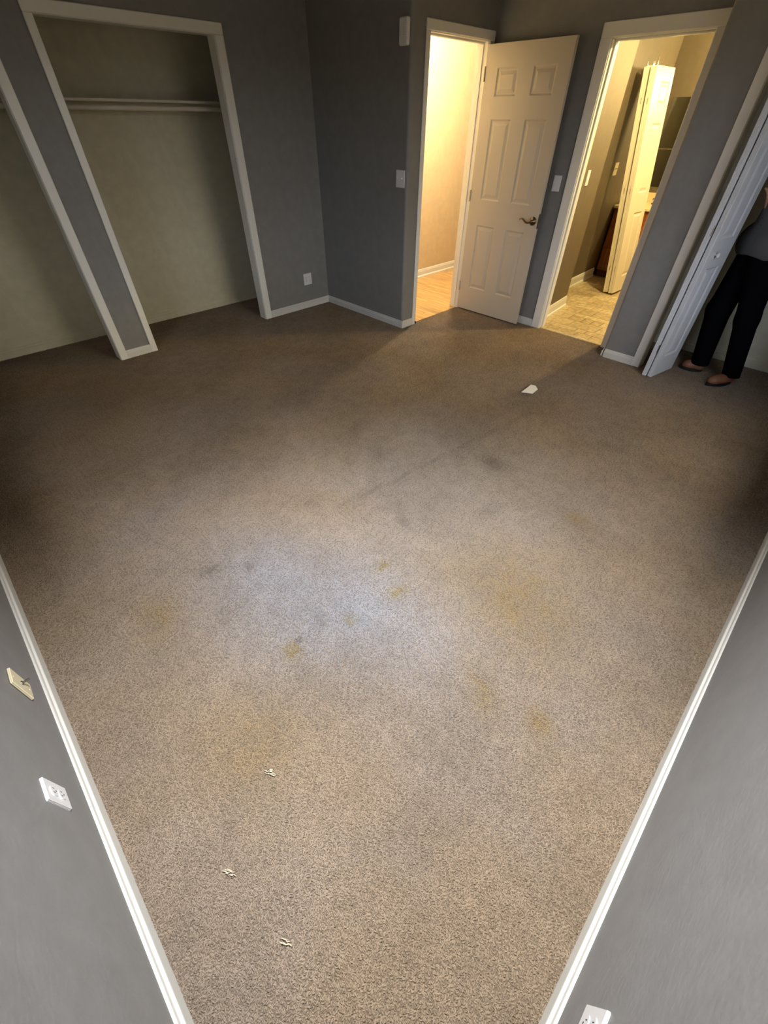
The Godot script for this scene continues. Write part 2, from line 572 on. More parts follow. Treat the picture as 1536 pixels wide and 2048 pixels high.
func build_shell() -> void:
	# ---- outer near walls with their windows
	var st := mb()
	for s in [[-0.14, 2.0], [3.1, 5.5]]:
		rect_wall(st, s[0], s[1], -0.14, 0.0)
	rect_wall(st, 2.0, 3.1, -0.14, 0.0, UNDER, 0.5)
	rect_wall(st, 2.0, 3.1, -0.14, 0.0, 2.0, CEIL)
	struct("wall_left", st, M.wall, "grey wall along the left with two cover plates near the carpet", "wall")
	st = mb()
	for s in [[0.0, 1.95], [3.75, 5.36]]:
		rect_wall(st, -0.14, 0.0, s[0], s[1])
	rect_wall(st, -0.14, 0.0, 1.95, 3.75, UNDER, 0.5)
	rect_wall(st, -0.14, 0.0, 1.95, 3.75, 2.1, CEIL)
	struct("wall_right", st, M.wall, "grey wall along the right edge, bluish in the daylight", "wall")
	window_unit("window_1", Vector3(2.0, 0.5, -0.14), Vector3.RIGHT, Vector3.BACK, 1.1, 1.5, "double hung window in the left wall, beyond the two cover plates")
	window_unit("window_2", Vector3(-0.14, 0.5, 1.95), Vector3.BACK, Vector3.RIGHT, 1.8, 1.6, "wide double hung window in the right wall, beyond the outlet")
	# ---- wall with the two closets
	var t0 := ROOM_L
	var t1 := ROOM_L + 0.1
	st = mb()
	rect_wall(st, t0, t1, 0.0, 0.12)
	rect_wall(st, t0, t1, 1.315, 1.613)
	rect_wall(st, t0, t1, 2.832, JOG_Z + 0.02)
	rect_wall(st, t0, t1, 0.12, 1.315, 2.045, CEIL)
	rect_wall(st, t0, t1, 1.613, 2.832, 2.045, CEIL)
	struct("wall_far", st, M.wall, "grey wall holding the two doorless closets", "wall")
	st = mb()
	rect_wall(st, CLOSET_BACK, CLOSET_BACK + 0.1, -0.1, 3.8)
	rect_wall(st, t1, CLOSET_BACK, 3.62, 3.8)
	rect_wall(st, t1, CLOSET_BACK, 1.42, 1.52)
	rect_wall(st, t1, CLOSET_BACK, -0.14, 0.0)
	struct("wall_closet", st, M.closet, "cream painted inside walls of the two open closets", "wall")
	closet_trim("trim_1", 0.136, 1.299, 0.073, 1.363, "white casing and jambs round the closet at the left edge")
	closet_trim("trim_2", 1.629, 2.816, 1.576, 2.888, "white casing and jambs round the closet with the rod across it")
	# ---- jog wall and hall door wall, one turned corner
	st = mb()
	var r := 0.024
	var foot := [Vector2(t1, JOG_Z), Vector2(HALL_X + r, JOG_Z)]
	foot.append_array(arc(Vector2(HALL_X + r, JOG_Z + r), r, 270, 180))
	foot.append_array([Vector2(HALL_X, 3.872), Vector2(HALL_X + 0.115, 3.872), Vector2(HALL_X + 0.115, 3.81), Vector2(4.75, 3.81), Vector2(4.75, JOG_Z + 0.001)])
	plan(st, foot, UNDER, CEIL)
	struct("wall_jog", st, M.wall, "short grey wall with a rounded corner before the hall door", "wall")
	st = mb()
	rect_wall(st, HALL_X, HALL_X + 0.115, 3.872, 4.642, 2.06, CEIL)
	rect_wall(st, HALL_X, HALL_X + 0.115, 4.642, BATH_Z + 0.115)
	struct("wall_entry", st, M.wall, "grey wall above and behind the hall door", "wall")
	# ---- hall
	st = mb()
	rect_wall(st, HALL_X + 0.055, HALL_X + 0.115, BATH_Z + 0.115, 8.0)
	rect_wall(st, 4.56, 4.66, 3.81, 8.0)
	rect_wall(st, HALL_X + 0.055, 4.66, 8.0, 8.1)
	struct("wall_hall", st, M.hall, "warm cream wall of the lit hall beyond the open door", "wall")
	st = mb()
	rect_wall(st, HALL_X + 0.115, 4.56, 3.81, 3.82)
	struct("wall_hall_end", st, M.hall, "cream end wall of the hall beside the doorway", "wall")
	# ---- bathroom wall and closet box
	st = mb()
	rect_wall(st, 2.417, HALL_X, BATH_Z, BATH_Z + 0.115)
	rect_wall(st, 1.726, 2.417, BATH_Z, BATH_Z + 0.115, 2.02, CEIL)
	rect_wall(st, BOX_X - 0.09, 1.726, BATH_Z, BATH_Z + 0.115)
	struct("wall_bath", st, M.wall, "grey wall round the bathroom doorway behind the white door", "wall")
	st = mb()
	foot = [Vector2(1.313, BOX_Z), Vector2(BOX_X - r, BOX_Z)]
	foot.append_array(arc(Vector2(BOX_X - r, BOX_Z + r), r, 270, 360))
	foot.append_array([Vector2(BOX_X, BATH_Z + 0.05), Vector2(BOX_X - 0.09, BATH_Z + 0.05), Vector2(BOX_X - 0.09, BOX_Z + 0.1), Vector2(1.313, BOX_Z + 0.1)])
	plan(st, foot, UNDER, CEIL)
	rect_wall(st, -0.0, 1.313, BOX_Z, BOX_Z + 0.1, 2.05, CEIL)
	struct("wall_closet_box", st, M.wall, "grey wall strip with rounded corner between bathroom doorway and folding door", "wall")
	st = mb()
	rect_wall(st, 0.0, 1.66, 5.225, 5.325)
	rect_wall(st, BOX_X - 0.09, 1.66, BATH_Z + 0.115, 5.225)
	struct("wall_closet_right", st, M.closet, "pale inside back wall of the closet behind the person", "wall")
	# ---- bathroom
	st = mb()
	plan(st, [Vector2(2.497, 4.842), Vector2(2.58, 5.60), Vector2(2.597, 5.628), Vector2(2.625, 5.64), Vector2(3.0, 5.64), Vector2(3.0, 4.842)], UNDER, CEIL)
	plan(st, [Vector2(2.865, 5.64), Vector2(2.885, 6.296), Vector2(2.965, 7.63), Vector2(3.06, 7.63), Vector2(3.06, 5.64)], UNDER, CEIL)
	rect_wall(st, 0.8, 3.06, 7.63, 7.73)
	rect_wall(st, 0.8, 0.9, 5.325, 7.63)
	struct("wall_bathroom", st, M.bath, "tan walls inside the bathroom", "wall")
	# ---- ceiling, one slab over everything
	st = mb()
	bx(st, Vector3(-0.2, CEIL, -0.2), Vector3(5.5, CEIL + 0.1, 8.15), 0.0)
	struct("ceiling", st, M.ceiling, "white ceiling over the rooms", "ceiling")
	# ---- solid ground outside and below
	st = mb()
	bx(st, Vector3(-0.2, -0.2, -0.2), Vector3(5.5, -0.065, 8.15), 0.0)
	struct("floor_slab", st, M.grout, "subfloor below the carpet, planks and vinyl", "floor")
	# ---- baseboards
	var down := Vector2(0, -1)
	var back := Vector2(-1, 0)
	base("baseboard_left", [[Vector2(0.0, 0.0), Vector2(ROOM_L, 0.0), Vector2(0, 1)]], SOCLE, 1.0, "white baseboard along the left wall")
	base("baseboard_right", [[Vector2(0.0, 0.0), Vector2(0.0, BOX_Z), Vector2(1, 0)]], SOCLE, 1.0, "white baseboard along the right wall")
	base("baseboard_far", [[Vector2(ROOM_L, 2.888), Vector2(ROOM_L, JOG_Z), back]], SOCLE, 0.9, "white baseboard below the outlet in the far corner")
	base("baseboard_strip", [[Vector2(ROOM_L, 1.363), Vector2(ROOM_L, 1.576), back]], SOCLE, 0.9, "short white baseboard between the two closets")
	base("baseboard_jog", [[Vector2(HALL_X - 0.0135, JOG_Z), Vector2(ROOM_L, JOG_Z), down], [Vector2(HALL_X, JOG_Z - 0.0135), Vector2(HALL_X, 3.84), back]], SOCLE, 0.9, "white baseboard round the corner before the hall door")
	base("baseboard_bath", [[Vector2(2.491, BATH_Z), Vector2(HALL_X, BATH_Z), down]], SOCLE, 0.9, "white baseboard behind the open door")
	base("baseboard_box", [[Vector2(1.36, BOX_Z), Vector2(BOX_X - 0.012, BOX_Z), down], [Vector2(BOX_X, BOX_Z - 0.002), Vector2(BOX_X, BATH_Z), Vector2(1, 0)]], SOCLE, 0.95, "white baseboard below the wall strip beside the folding door")
	base("baseboard_hall", [[Vector2(4.56, 3.82), Vector2(4.56, 8.0), back]], TALL_SOCLE, 1.0, "white two step baseboard in the lit hall")
	base("baseboard_bathroom", [[Vector2(2.497, 4.842), Vector2(2.58, 5.60), Vector2(-1, 0.1).normalized()], [Vector2(2.875, 5.64), Vector2(2.885, 6.296), back], [Vector2(2.885, 6.296), Vector2(2.93, 7.05), Vector2(-1, 0.06).normalized()]], TALL_SOCLE, 1.15, "white baseboard inside the bathroom")
	base("baseboard_closet", [[Vector2(CLOSET_BACK, 0.0), Vector2(CLOSET_BACK, 1.42), back], [Vector2(CLOSET_BACK, 1.52), Vector2(CLOSET_BACK, 3.62), back]], SOCLE, 1.0, "cream painted baseboard at the back of the two closets", M.closet)
	base("baseboard_closet_right", [[Vector2(0.0, 5.225), Vector2(1.54, 5.225), down]], SOCLE, 1.0, "pale baseboard at the back of the closet behind the person", M.closet)

func base(called: String, runs: Array, prof: Array, scale: float, label: String, m: Material = null) -> void:
	var st := mb()
	for k in runs:
		socle(st, k[0], k[1], k[2], prof, scale)
	struct(called, st, m if m else M.base, label, "baseboard")

func closet_trim(called: String, a: float, b: float, ao: float, bo: float, label: String) -> void:
	var t := struct_root(called, label, "door casing")
	var x0 := ROOM_L - 0.0135
	var st := mb()
	bx(st, Vector3(x0, UNDER, ao), Vector3(ROOM_L, 2.029, a), 0.004)
	obj("side_casing", st, M.trim, t)
	st = mb()
	bx(st, Vector3(x0, UNDER, b), Vector3(ROOM_L, 2.029, bo), 0.004)
	obj("side_casing", st, M.trim, t)
	st = mb()
	bx(st, Vector3(x0, 2.029, ao), Vector3(ROOM_L, 2.091, bo), 0.004)
	obj("head_casing", st, M.trim, t)
	for z in [[a - 0.016, a + 0.003], [b - 0.003, b + 0.016]]:
		st = mb()
		bx(st, Vector3(ROOM_L - 0.001, UNDER, z[0]), Vector3(ROOM_L + 0.102, 2.03, z[1]), 0.002)
		obj("jamb", st, M.trim, t)
	st = mb()
	bx(st, Vector3(ROOM_L - 0.001, 2.027, a), Vector3(ROOM_L + 0.102, 2.045, b), 0.002)
	obj("head_jamb", st, M.trim, t)

func window_unit(called: String, o: Vector3, along: Vector3, inward: Vector3, w: float, h: float, label: String) -> void:
	var t := struct_root(called, label, "window")
	var b := Transform3D(Basis(along, Vector3.UP, inward), o)
	var st := mb()
	for k in [[0.0, 0.05, 0.0, h], [w - 0.05, w, 0.0, h], [0.05, w - 0.05, 0.0, 0.04], [0.05, w - 0.05, h - 0.05, h]]:
		bx(st, Vector3(k[0], k[2], 0.0), Vector3(k[1], k[3], 0.14), 0.003, b)
	obj("frame", st, M.trim, t)
	for k in [[0.04, h * 0.52, 0.07], [h * 0.48, h - 0.05, 0.03]]:
		st = mb()
		for q in [[0.05, 0.095, k[0], k[1]], [w - 0.095, w - 0.05, k[0], k[1]], [0.095, w - 0.095, k[0], k[0] + 0.045], [0.095, w - 0.095, k[1] - 0.045, k[1]]]:
			bx(st, Vector3(q[0], q[2], k[2]), Vector3(q[1], q[3], k[2] + 0.035), 0.003, b)
		var sash := obj("sash", st, M.trim, t)
		st = mb()
		quad(st, b * Vector3(0.095, k[0] + 0.045, k[2] + 0.017), b * Vector3(w - 0.095, k[0] + 0.045, k[2] + 0.017), b * Vector3(w - 0.095, k[1] - 0.045, k[2] + 0.017), b * Vector3(0.095, k[1] - 0.045, k[2] + 0.017), inward)
		obj("pane", st, M.glass, sash)
	st = mb()
	bx(st, Vector3(-0.06, -0.025, 0.13), Vector3(w + 0.06, 0.0, 0.19), 0.004, b)
	obj("sill", st, M.trim, t)
	st = mb()
	for k in [[-0.06, 0.0, 0.0, h + 0.06], [w, w + 0.06, 0.0, h + 0.06], [0.0, w, h, h + 0.06]]:
		bx(st, Vector3(k[0], k[2], 0.14), Vector3(k[1], k[3], 0.155), 0.003, b)
	obj("casing", st, M.trim, t)

func build_hall_floor() -> void:
	var st := mb()
	bx(st, Vector3(HALL_X + 0.015, -0.06, 3.80), Vector3(4.66, -0.012, 8.0), 0.0)
	var fl := struct("floor_hall", st, M.kick, "oak strip floor of the lit hall", "floor")
	var rng := RandomNumberGenerator.new()
	rng.seed = 8
	var z := 3.815
	var row := 0
	while z < 7.3:
		var x: float = HALL_X + 0.02
		while x < 4.56:
			var len := rng.randf_range(0.35, 0.9)
			var x1 := minf(x + len, 4.56)
			if x1 > x + 0.03:
				var s := mb()
				bx(s, Vector3(x, -0.012, z), Vector3(x1 - 0.0012, 0.0, z + 0.0565), 0.0012)
				obj("plank", s, M.oak[rng.randi() % 5], fl)
			x = x1
		z += 0.0578
		row += 1

func build_bath_floor() -> void:
	var st := mb()
	bx(st, Vector3(0.85, -0.06, BATH_Z + 0.02), Vector3(3.06, -0.006, 7.63), 0.0)
	var fl := struct("floor_bathroom", st, M.grout, "tan stone patterned floor of the bathroom", "floor")
	var rng := RandomNumberGenerator.new()
	rng.seed = 15
	var z := BATH_Z + 0.03
	var row := 0
	while z < 7.1:
		var d: float = [0.15, 0.1, 0.2][row % 3]
		var x := 1.66 - rng.randf() * 0.12
		while x < 2.97:
			var w: float = [0.15, 0.2, 0.3, 0.1][rng.randi() % 4]
			var s := mb()
			bx(s, Vector3(maxf(x, 1.64), -0.006, z), Vector3(x + w - 0.004, 0.0, z + d - 0.004), 0.0015)
			obj("tile", s, M.vinyl[rng.randi() % 4], fl)
			x += w
		z += d
		row += 1

# ---------------------------------------------------------------- doors
# panelled slab: local x along the width, y up, z through the thickness (0..th)
func slab(st: SurfaceTool, w: float, h: float, th: float, holes: Array) -> void:
	var xs := [0.0, w]
	var ys := [0.0, h]
	for k in holes:
		for q in [k[0], k[1]]:
			if not xs.has(q): xs.append(q)
		for q in [k[2], k[3]]:
			if not ys.has(q): ys.append(q)
	xs.sort()
	ys.sort()
	var e := 0.002
	for face in [0, 1]:
		var z := 0.0 if face == 0 else th
		var n := Vector3(0, 0, -1 if face == 0 else 1)
		for i in xs.size() - 1:
			for j in ys.size() - 1:
				var cx: float = (xs[i] + xs[i + 1]) * 0.5
				var cy: float = (ys[j] + ys[j + 1]) * 0.5
				var hole := false
				for k in holes:
					if cx > k[0] and cx < k[1] and cy > k[2] and cy < k[3]: hole = true
				if hole: continue
				var x0: float = maxf(xs[i], e)
				var x1: float = minf(xs[i + 1], w - e)
				var y0: float = maxf(ys[j], e)
				var y1: float = minf(ys[j + 1], h - e)
				quad(st, Vector3(x0, y0, z), Vector3(x1, y0, z), Vector3(x1, y1, z), Vector3(x0, y1, z), n)
		for k in holes:
			var d := 0.011
			var zi := z - n.z * 0.008
			var a := [Vector3(k[0], k[2], z), Vector3(k[1], k[2], z), Vector3(k[1], k[3], z), Vector3(k[0], k[3], z)]
			var b := [Vector3(k[0] + d, k[2] + d, zi), Vector3(k[1] - d, k[2] + d, zi), Vector3(k[1] - d, k[3] - d, zi), Vector3(k[0] + d, k[3] - d, zi)]
			for q in 4:
				quad(st, a[q], a[(q + 1) % 4], b[(q + 1) % 4], b[q], n)
	# eased outer edges
	var ring := func(ins: float, z: float) -> Array:
		return [Vector3(ins, ins, z), Vector3(w - ins, ins, z), Vector3(w - ins, h - ins, z), Vector3(ins, h - ins, z)]
	var levels := [ring.call(e, 0.0), ring.call(0.0, e), ring.call(0.0, th - e), ring.call(e, th)]
	var mid := Vector3(w / 2, h / 2, th / 2)
	for l in 3:
		for q in 4:
			var n: Vector3 = (levels[l][q] + levels[l + 1][(q + 1) % 4]) * 0.5 - mid
			var m := [Vector3(0, -1, 0), Vector3(1, 0, 0), Vector3(0, 1, 0), Vector3(-1, 0, 0)]
			quad(st, levels[l][q], levels[l][(q + 1) % 4], levels[l + 1][(q + 1) % 4], levels[l + 1][q], m[q])

# the raised field that sits in one of the openings, with both its faces
func raised(st: SurfaceTool, k: Array, th: float) -> void:
	var d := 0.011
	for face in [0, 1]:
		var z := 0.0 if face == 0 else th
		var n := Vector3(0, 0, -1 if face == 0 else 1)
		var zi := z - n.z * 0.008
		var zt := z - n.z * 0.0015
		var lv := []
		for q in [[d, zi], [d + 0.010, zi], [d + 0.032, zt]]:
			lv.append([Vector3(k[0] + q[0], k[2] + q[0], q[1]), Vector3(k[1] - q[0], k[2] + q[0], q[1]), Vector3(k[1] - q[0], k[3] - q[0], q[1]), Vector3(k[0] + q[0], k[3] - q[0], q[1])])
		for l in 2:
			for q in 4:
				quad(st, lv[l][q], lv[l][(q + 1) % 4], lv[l + 1][(q + 1) % 4], lv[l + 1][q], n)
		quad(st, lv[2][0], lv[2][1], lv[2][2], lv[2][3], n)

func leaf(parent: Node, called: String, w: float, h: float, th: float, holes: Array, m: Material) -> MeshInstance3D:
	var st := mb()
	slab(st, w, h, th, holes)
	var o := obj(called, st, m, parent)
	for k in holes:
		st = mb()
		raised(st, k, th)
		obj("panel", st, m, o)
	return o

func build_hall_door() -> void:
	# frame
	var f := struct_root("door_1", "white frame and casing of the doorway to the lit hall", "door frame")
	var st := mb()
	for z in [[3.871, DOOR_A], [DOOR_B, 4.643]]:
		st = mb()
		bx(st, Vector3(HALL_X - 0.001, UNDER, z[0]), Vector3(HALL_X + 0.116, 2.042, z[1]), 0.002)
		obj("jamb", st, M.trim, f)
	st = mb()
	bx(st, Vector3(HALL_X - 0.001, 2.042, 3.871), Vector3(HALL_X + 0.116, 2.061, 4.643), 0.002)
	obj("head_jamb", st, M.trim, f)
	st = mb()
	bx(st, Vector3(HALL_X + 0.04, UNDER, DOOR_A), Vector3(HALL_X + 0.075, 2.03, DOOR_A + 0.011), 0.002)
	bx(st, Vector3(HALL_X + 0.04, UNDER, DOOR_B - 0.011), Vector3(HALL_X + 0.075, 2.03, DOOR_B), 0.002)
	bx(st, Vector3(HALL_X + 0.04, 2.031, DOOR_A), Vector3(HALL_X + 0.075, 2.042, DOOR_B), 0.002)
	obj("door_stop", st, M.trim, f)
	st = mb()
	bx(st, Vector3(HALL_X - 0.0135, UNDER, 3.839), Vector3(HALL_X, 2.047, DOOR_A - 0.004), 0.004)
	obj("side_casing", st, M.trim, f)
	st = mb()
	bx(st, Vector3(HALL_X - 0.0135, UNDER, DOOR_B + 0.004), Vector3(HALL_X, 2.047, 4.69), 0.004)
	obj("side_casing", st, M.trim, f)
	st = mb()
	bx(st, Vector3(HALL_X - 0.0135, 2.047, 3.839), Vector3(HALL_X, 2.104, 4.69), 0.004)
	obj("head_casing", st, M.trim, f)
	st = mb()
	bx(st, Vector3(HALL_X + 0.013, 0.86, DOOR_A - 0.0005), Vector3(HALL_X + 0.038, 0.94, DOOR_A + 0.0025), 0.001)
	obj("strike_plate", st, M.brass, f)
	# open leaf: hinge edge beside the jamb, swung into the room
	var t := thing("panelled_door", "white six panel door swung open beside the lit hall doorway", "door", Vector3(3.392, 0.012, 4.642), PI)
	var holes := [[0.12, 0.325, 0.228, 0.798], [0.46, 0.66, 0.228, 0.798], [0.12, 0.325, 1.003, 1.568], [0.46, 0.66, 1.003, 1.568], [0.12, 0.325, 1.708, 1.878], [0.46, 0.66, 1.708, 1.878]]
	leaf(t, "slab", 0.772, 2.014, 0.035, holes, M.door)
	var hd := Node3D.new()
	hd.name = "lever_set"
	t.add_child(hd, true)
	for side in [[0.035, 1.0], [0.0, -1.0]]:
		var z0: float = side[0]
		var sg: float = side[1]
		st = mb()
		lathe(st, [Vector2(0.034, 0), Vector2(0.034, 0.004), Vector2(0.029, 0.01), Vector2(0.014, 0.013), Vector2(0.012, 0.04), Vector2(0, 0.042)], Vector3(0.727, 0.895, z0), Vector3(0, 0, sg))
		obj("rose", st, M.brass, hd)
		st = mb()
		var pts := []
		var rad := []
		for i in 13:
			var u := i / 12.0
			pts.append(Vector3(0.727 - 0.118 * u, 0.895 - 0.012 * sin(u * PI * 1.9) + 0.004 * u, z0 + sg * (0.041 + 0.008 * sin(u * PI))))
			rad.append(lerpf(0.0095, 0.0055, u))
		tube(st, pts, rad, 10)
		obj("lever", st, M.brass, hd)
	st = mb()
	bx(st, Vector3(0.771, 0.84, 0.006), Vector3(0.7735, 0.95, 0.029), 0.0008)
	bx(st, Vector3(0.772, 0.882, 0.011), Vector3(0.781, 0.908, 0.024), 0.002)
	obj("latch", st, M.brass, t)
	for y in [0.18, 0.98, 1.80]:
		st = mb()
		tube(st, [Vector3(-0.004, y, 0.041), Vector3(-0.004, y + 0.09, 0.041)], [0.006], 10)
		bx(st, Vector3(-0.0015, y, 0.004), Vector3(0.0, y + 0.09, 0.038), 0.0004)
		obj("hinge", st, M.door, t)
	# rubber bumper at the foot of the left jamb
	t = thing("door_bumper", "tiny black rubber bumper at the foot of the hall door jamb", "bumper", Vector3(HALL_X - 0.012, 0.012, DOOR_A - 0.006))
	st = mb()
	lathe(st, [Vector2(0, 0.014), Vector2(0.006, 0.013), Vector2(0.0095, 0.008), Vector2(0.0095, -0.012), Vector2(0, -0.012)], Vector3.ZERO, Vector3.UP, 14)
	obj("cap", st, M.rubber, t)

func build_bath_door_frame() -> void:
	var f := struct_root("door_2", "white casing and jambs of the bathroom doorway", "door frame")
	var xl := 2.401
	var xr := 1.742
	var st := mb()
	for x in [[xl, xl + 0.018], [xr - 0.018, xr]]:
		st = mb()
		bx(st, Vector3(x[0], UNDER, BATH_Z - 0.001), Vector3(x[1], 2.003, BATH_Z + 0.117), 0.002)
		obj("jamb", st, M.trim, f)
	st = mb()
	bx(st, Vector3(xr - 0.018, 2.003, BATH_Z - 0.001), Vector3(xl + 0.018, 2.021, BATH_Z + 0.117), 0.002)
	obj("head_jamb", st, M.trim, f)
	st = mb()
	bx(st, Vector3(xl - 0.012, UNDER, BATH_Z + 0.035), Vector3(xl, 1.99, BATH_Z + 0.072), 0.003)
	bx(st, Vector3(xr, UNDER, BATH_Z + 0.035), Vector3(xr + 0.012, 1.99, BATH_Z + 0.072), 0.003)
	bx(st, Vector3(xr, 1.991, BATH_Z + 0.035), Vector3(xl, 2.003, BATH_Z + 0.072), 0.003)
	obj("door_stop", st, M.trim, f)
	for x in [[xl + 0.005, 2.491], [1.652, xr - 0.005]]:
		st = mb()
		bx(st, Vector3(x[0], UNDER, BATH_Z - 0.0135), Vector3(x[1], 2.008, BATH_Z), 0.004)
		obj("side_casing", st, M.trim, f)
	st = mb()
	bx(st, Vector3(1.652, 2.008, BATH_Z - 0.0135), Vector3(2.491, 2.084, BATH_Z), 0.004)
	obj("head_casing", st, M.trim, f)
	st = mb()
	prism(st, PackedVector2Array([Vector2(-0.022, -0.008), Vector2(0.022, -0.008), Vector2(0.022, 0.002), Vector2(0.014, 0.006), Vector2(-0.014, 0.006), Vector2(-0.022, 0.001)]), Vector3(xr, 0, BATH_Z + 0.032), Vector3.BACK, Vector3.UP, Vector3(xl - xr, 0, 0))
	obj("threshold", st, M.vinyl[2], f)

func build_folding_door() -> void:
	# the closet door on the right: two narrow leaves folded flat against each other, standing out of the opening
	var f := struct_root("trim_3", "grey white casing beside the folding closet door", "door casing")
	var st := mb()
	bx(st, Vector3(1.297, UNDER, BOX_Z - 0.0135), Vector3(1.362, 2.03, BOX_Z), 0.004)
	obj("side_casing", st, M.trim, f)
	st = mb()
	bx(st, Vector3(0.014, 2.03, BOX_Z - 0.0135), Vector3(1.362, 2.095, BOX_Z), 0.004)
	obj("head_casing", st, M.trim, f)
	st = mb()
	bx(st, Vector3(1.295, UNDER, BOX_Z - 0.001), Vector3(1.314, 2.03, BOX_Z + 0.102), 0.002)
	obj("jamb", st, M.trim, f)
	st = mb()
	bx(st, Vector3(0.0, 2.03, BOX_Z - 0.001), Vector3(1.314, 2.051, BOX_Z + 0.102), 0.002)
	obj("head_jamb", st, M.trim, f)
	st = mb()
	bx(st, Vector3(0.02, 2.008, BOX_Z + 0.035), Vector3(1.29, 2.03, BOX_Z + 0.06), 0.002)
	obj("door_track", st, M.steel, f)
	var t := thing("folding_door", "timeworn white folding closet door standing folded at the right edge", "folding door", Vector3(1.216, 0.008, 4.362), 0.0)
	var w := 0.315
	var h := 1.985
	var th := 0.034
	var holes := [[0.075, 0.245, 0.16, 0.80], [0.075, 0.245, 0.98, 1.56], [0.075, 0.245, 1.69, 1.87]]
	# leaf nearer the jamb, then the leaf with the knob, both running into the closet
	for k in [[0.0, deg_to_rad(5.0)], [-0.043, deg_to_rad(11.0)]]:
		var lf := leaf(t, "leaf", w, h, th, holes, M.door_worn)
		# local x -> into the closet (+z), local z -> towards -x
		var dir := Vector3(-sin(k[1]), 0, cos(k[1]))
		lf.transform = Transform3D(Basis(dir, Vector3.UP, dir.cross(Vector3.UP)), Vector3(k[0], 0, 0 if k[0] == 0.0 else 0.006))
	var kn := Vector3(-0.077 - 0.018, 0.885, 0.095)
	st = mb()
	lathe(st, [Vector2(0.008, -0.006), Vector2(0.007, 0.01), Vector2(0.016, 0.016), Vector2(0.018, 0.024), Vector2(0.012, 0.031), Vector2(0, 0.033)], kn, Vector3(-1, 0, -0.19).normalized(), 18)
	obj("knob", st, M.door_worn, t)
	for y in [0.2, 1.0, 1.75]:
		st = mb()
		tube(st, [Vector3(-0.036, y, -0.002), Vector3(-0.036, y + 0.06, -0.002)], [0.004], 8)
		obj("hinge", st, M.steel, t)

func build_stored_doors() -> void:
	# two folded pairs of door leaves leaning on the bathroom wall
	var w := 0.46
	var h := 1.975
	var th := 0.029
	var holes := [[0.16, 0.385, 0.16, 0.80], [0.16, 0.385, 0.98, 1.56], [0.16, 0.385, 1.69, 1.87]]
	var tilt := -asin(0.33 / 1.99)
	var labels := ["pair of white panelled door leaves leaning against the bathroom wall", "front pair of white leaves with raised panels in the leaning stack"]
	var at := [Vector3(2.474, 0.0, 6.40), Vector3(2.404, 0.0, 6.385)]
	for k in 2:
		var t := thing("stored_door", labels[k], "folding door", at[k], 0.0, "folding doors leaning in the bathroom")
		t.rotation.z = tilt
		for q in 2:
			var lf := leaf(t, "leaf", w, h, th, holes, M.leaf)
			lf.transform = Transform3D(Basis(Vector3(-0.02, 0, 1).normalized(), Vector3.UP, Vector3(-1, 0, -0.02).normalized()), Vector3(-q * 0.0305 - 0.001, 0.012, 0.0))
		for y in [0.25, 1.0, 1.72]:
			var st := mb()
			tube(st, [Vector3(-0.030, y, -0.002), Vector3(-0.030, y + 0.045, -0.002)], [0.0022], 8)
			obj("hinge", st, M.steel, t)
		for q in [[-0.015, 0.04], [-0.045, 0.10 - 0.06 * k]]:
			var st := mb()
			var b := Vector3(q[0], h + 0.012, q[1])
			tube(st, [b, b + Vector3(0, 0.02, 0)], [0.005], 10)
			tube(st, [b + Vector3(0, 0.02, 0), b + Vector3(0, 0.035, 0)], [0.003, 0.0025], 10)
			obj("pivot_pin", st, M.chrome, t)
	var st2 := mb()
	var p := get_node("stored_door_001")
	prism(st2, PackedVector2Array([Vector2(0, 0), Vector2(0.05, 0), Vector2(0.03, 0.075), Vector2(0.022, 0.075)]), Vector3(-0.03, 1.987, 0.06), Vector3.BACK, Vector3.UP, Vector3(-0.004, 0, 0))
	obj("pivot_bracket", st2, M.chrome, p)

# ---------------------------------------------------------------- closets
func build_closet_fittings() -> void:
	for k in [[0.0, 1.42, "white shelf in the closet at the left edge", "white hanging rod in the closet at the left edge"], [1.52, 3.62, "white shelf across the closet with the strip wall on its left", "white hanging rod below the closet shelf"]]:
		var t := thing("closet_shelf", k[2], "shelf", Vector3(0, 1.664, 0))
		var st := mb()
		bx(st, Vector3(5.02, 0.0, k[0] + 0.002), Vector3(CLOSET_BACK - 0.002, 0.019, k[1] - 0.002), 0.003)
		obj("board", st, M.shelf, t)
		st = mb()
		bx(st, Vector3(CLOSET_BACK - 0.02, -0.07, k[0] + 0.002), Vector3(CLOSET_BACK - 0.001, 0.0, k[1] - 0.002), 0.002)
		obj("cleat", st, M.closet, t)
		for z in [[k[0] + 0.001, k[0] + 0.019], [k[1] - 0.019, k[1] - 0.001]]:
			st = mb()
			bx(st, Vector3(5.03, -0.07, z[0]), Vector3(CLOSET_BACK - 0.021, 0.0, z[1]), 0.002)
			obj("end_cleat", st, M.closet, t)
		var r := thing("closet_rod", k[3], "rod", Vector3(4.985, 1.631, 0))
		st = mb()
		tube(st, [Vector3(0, 0, k[0] + 0.004), Vector3(0, 0, k[1] - 0.004)], [0.0165], 16)
		obj("pole", st, M.shelf, r)
		for z in [[k[0] + 0.001, 1.0], [k[1] - 0.001, -1.0]]:
			st = mb()
			lathe(st, [Vector2(0.028, 0), Vector2(0.028, 0.004), Vector2(0.022, 0.014), Vector2(0.0165, 0.014)], Vector3(0, 0, z[0]), Vector3(0, 0, z[1]), 18)
			obj("socket", st, M.shelf, r)

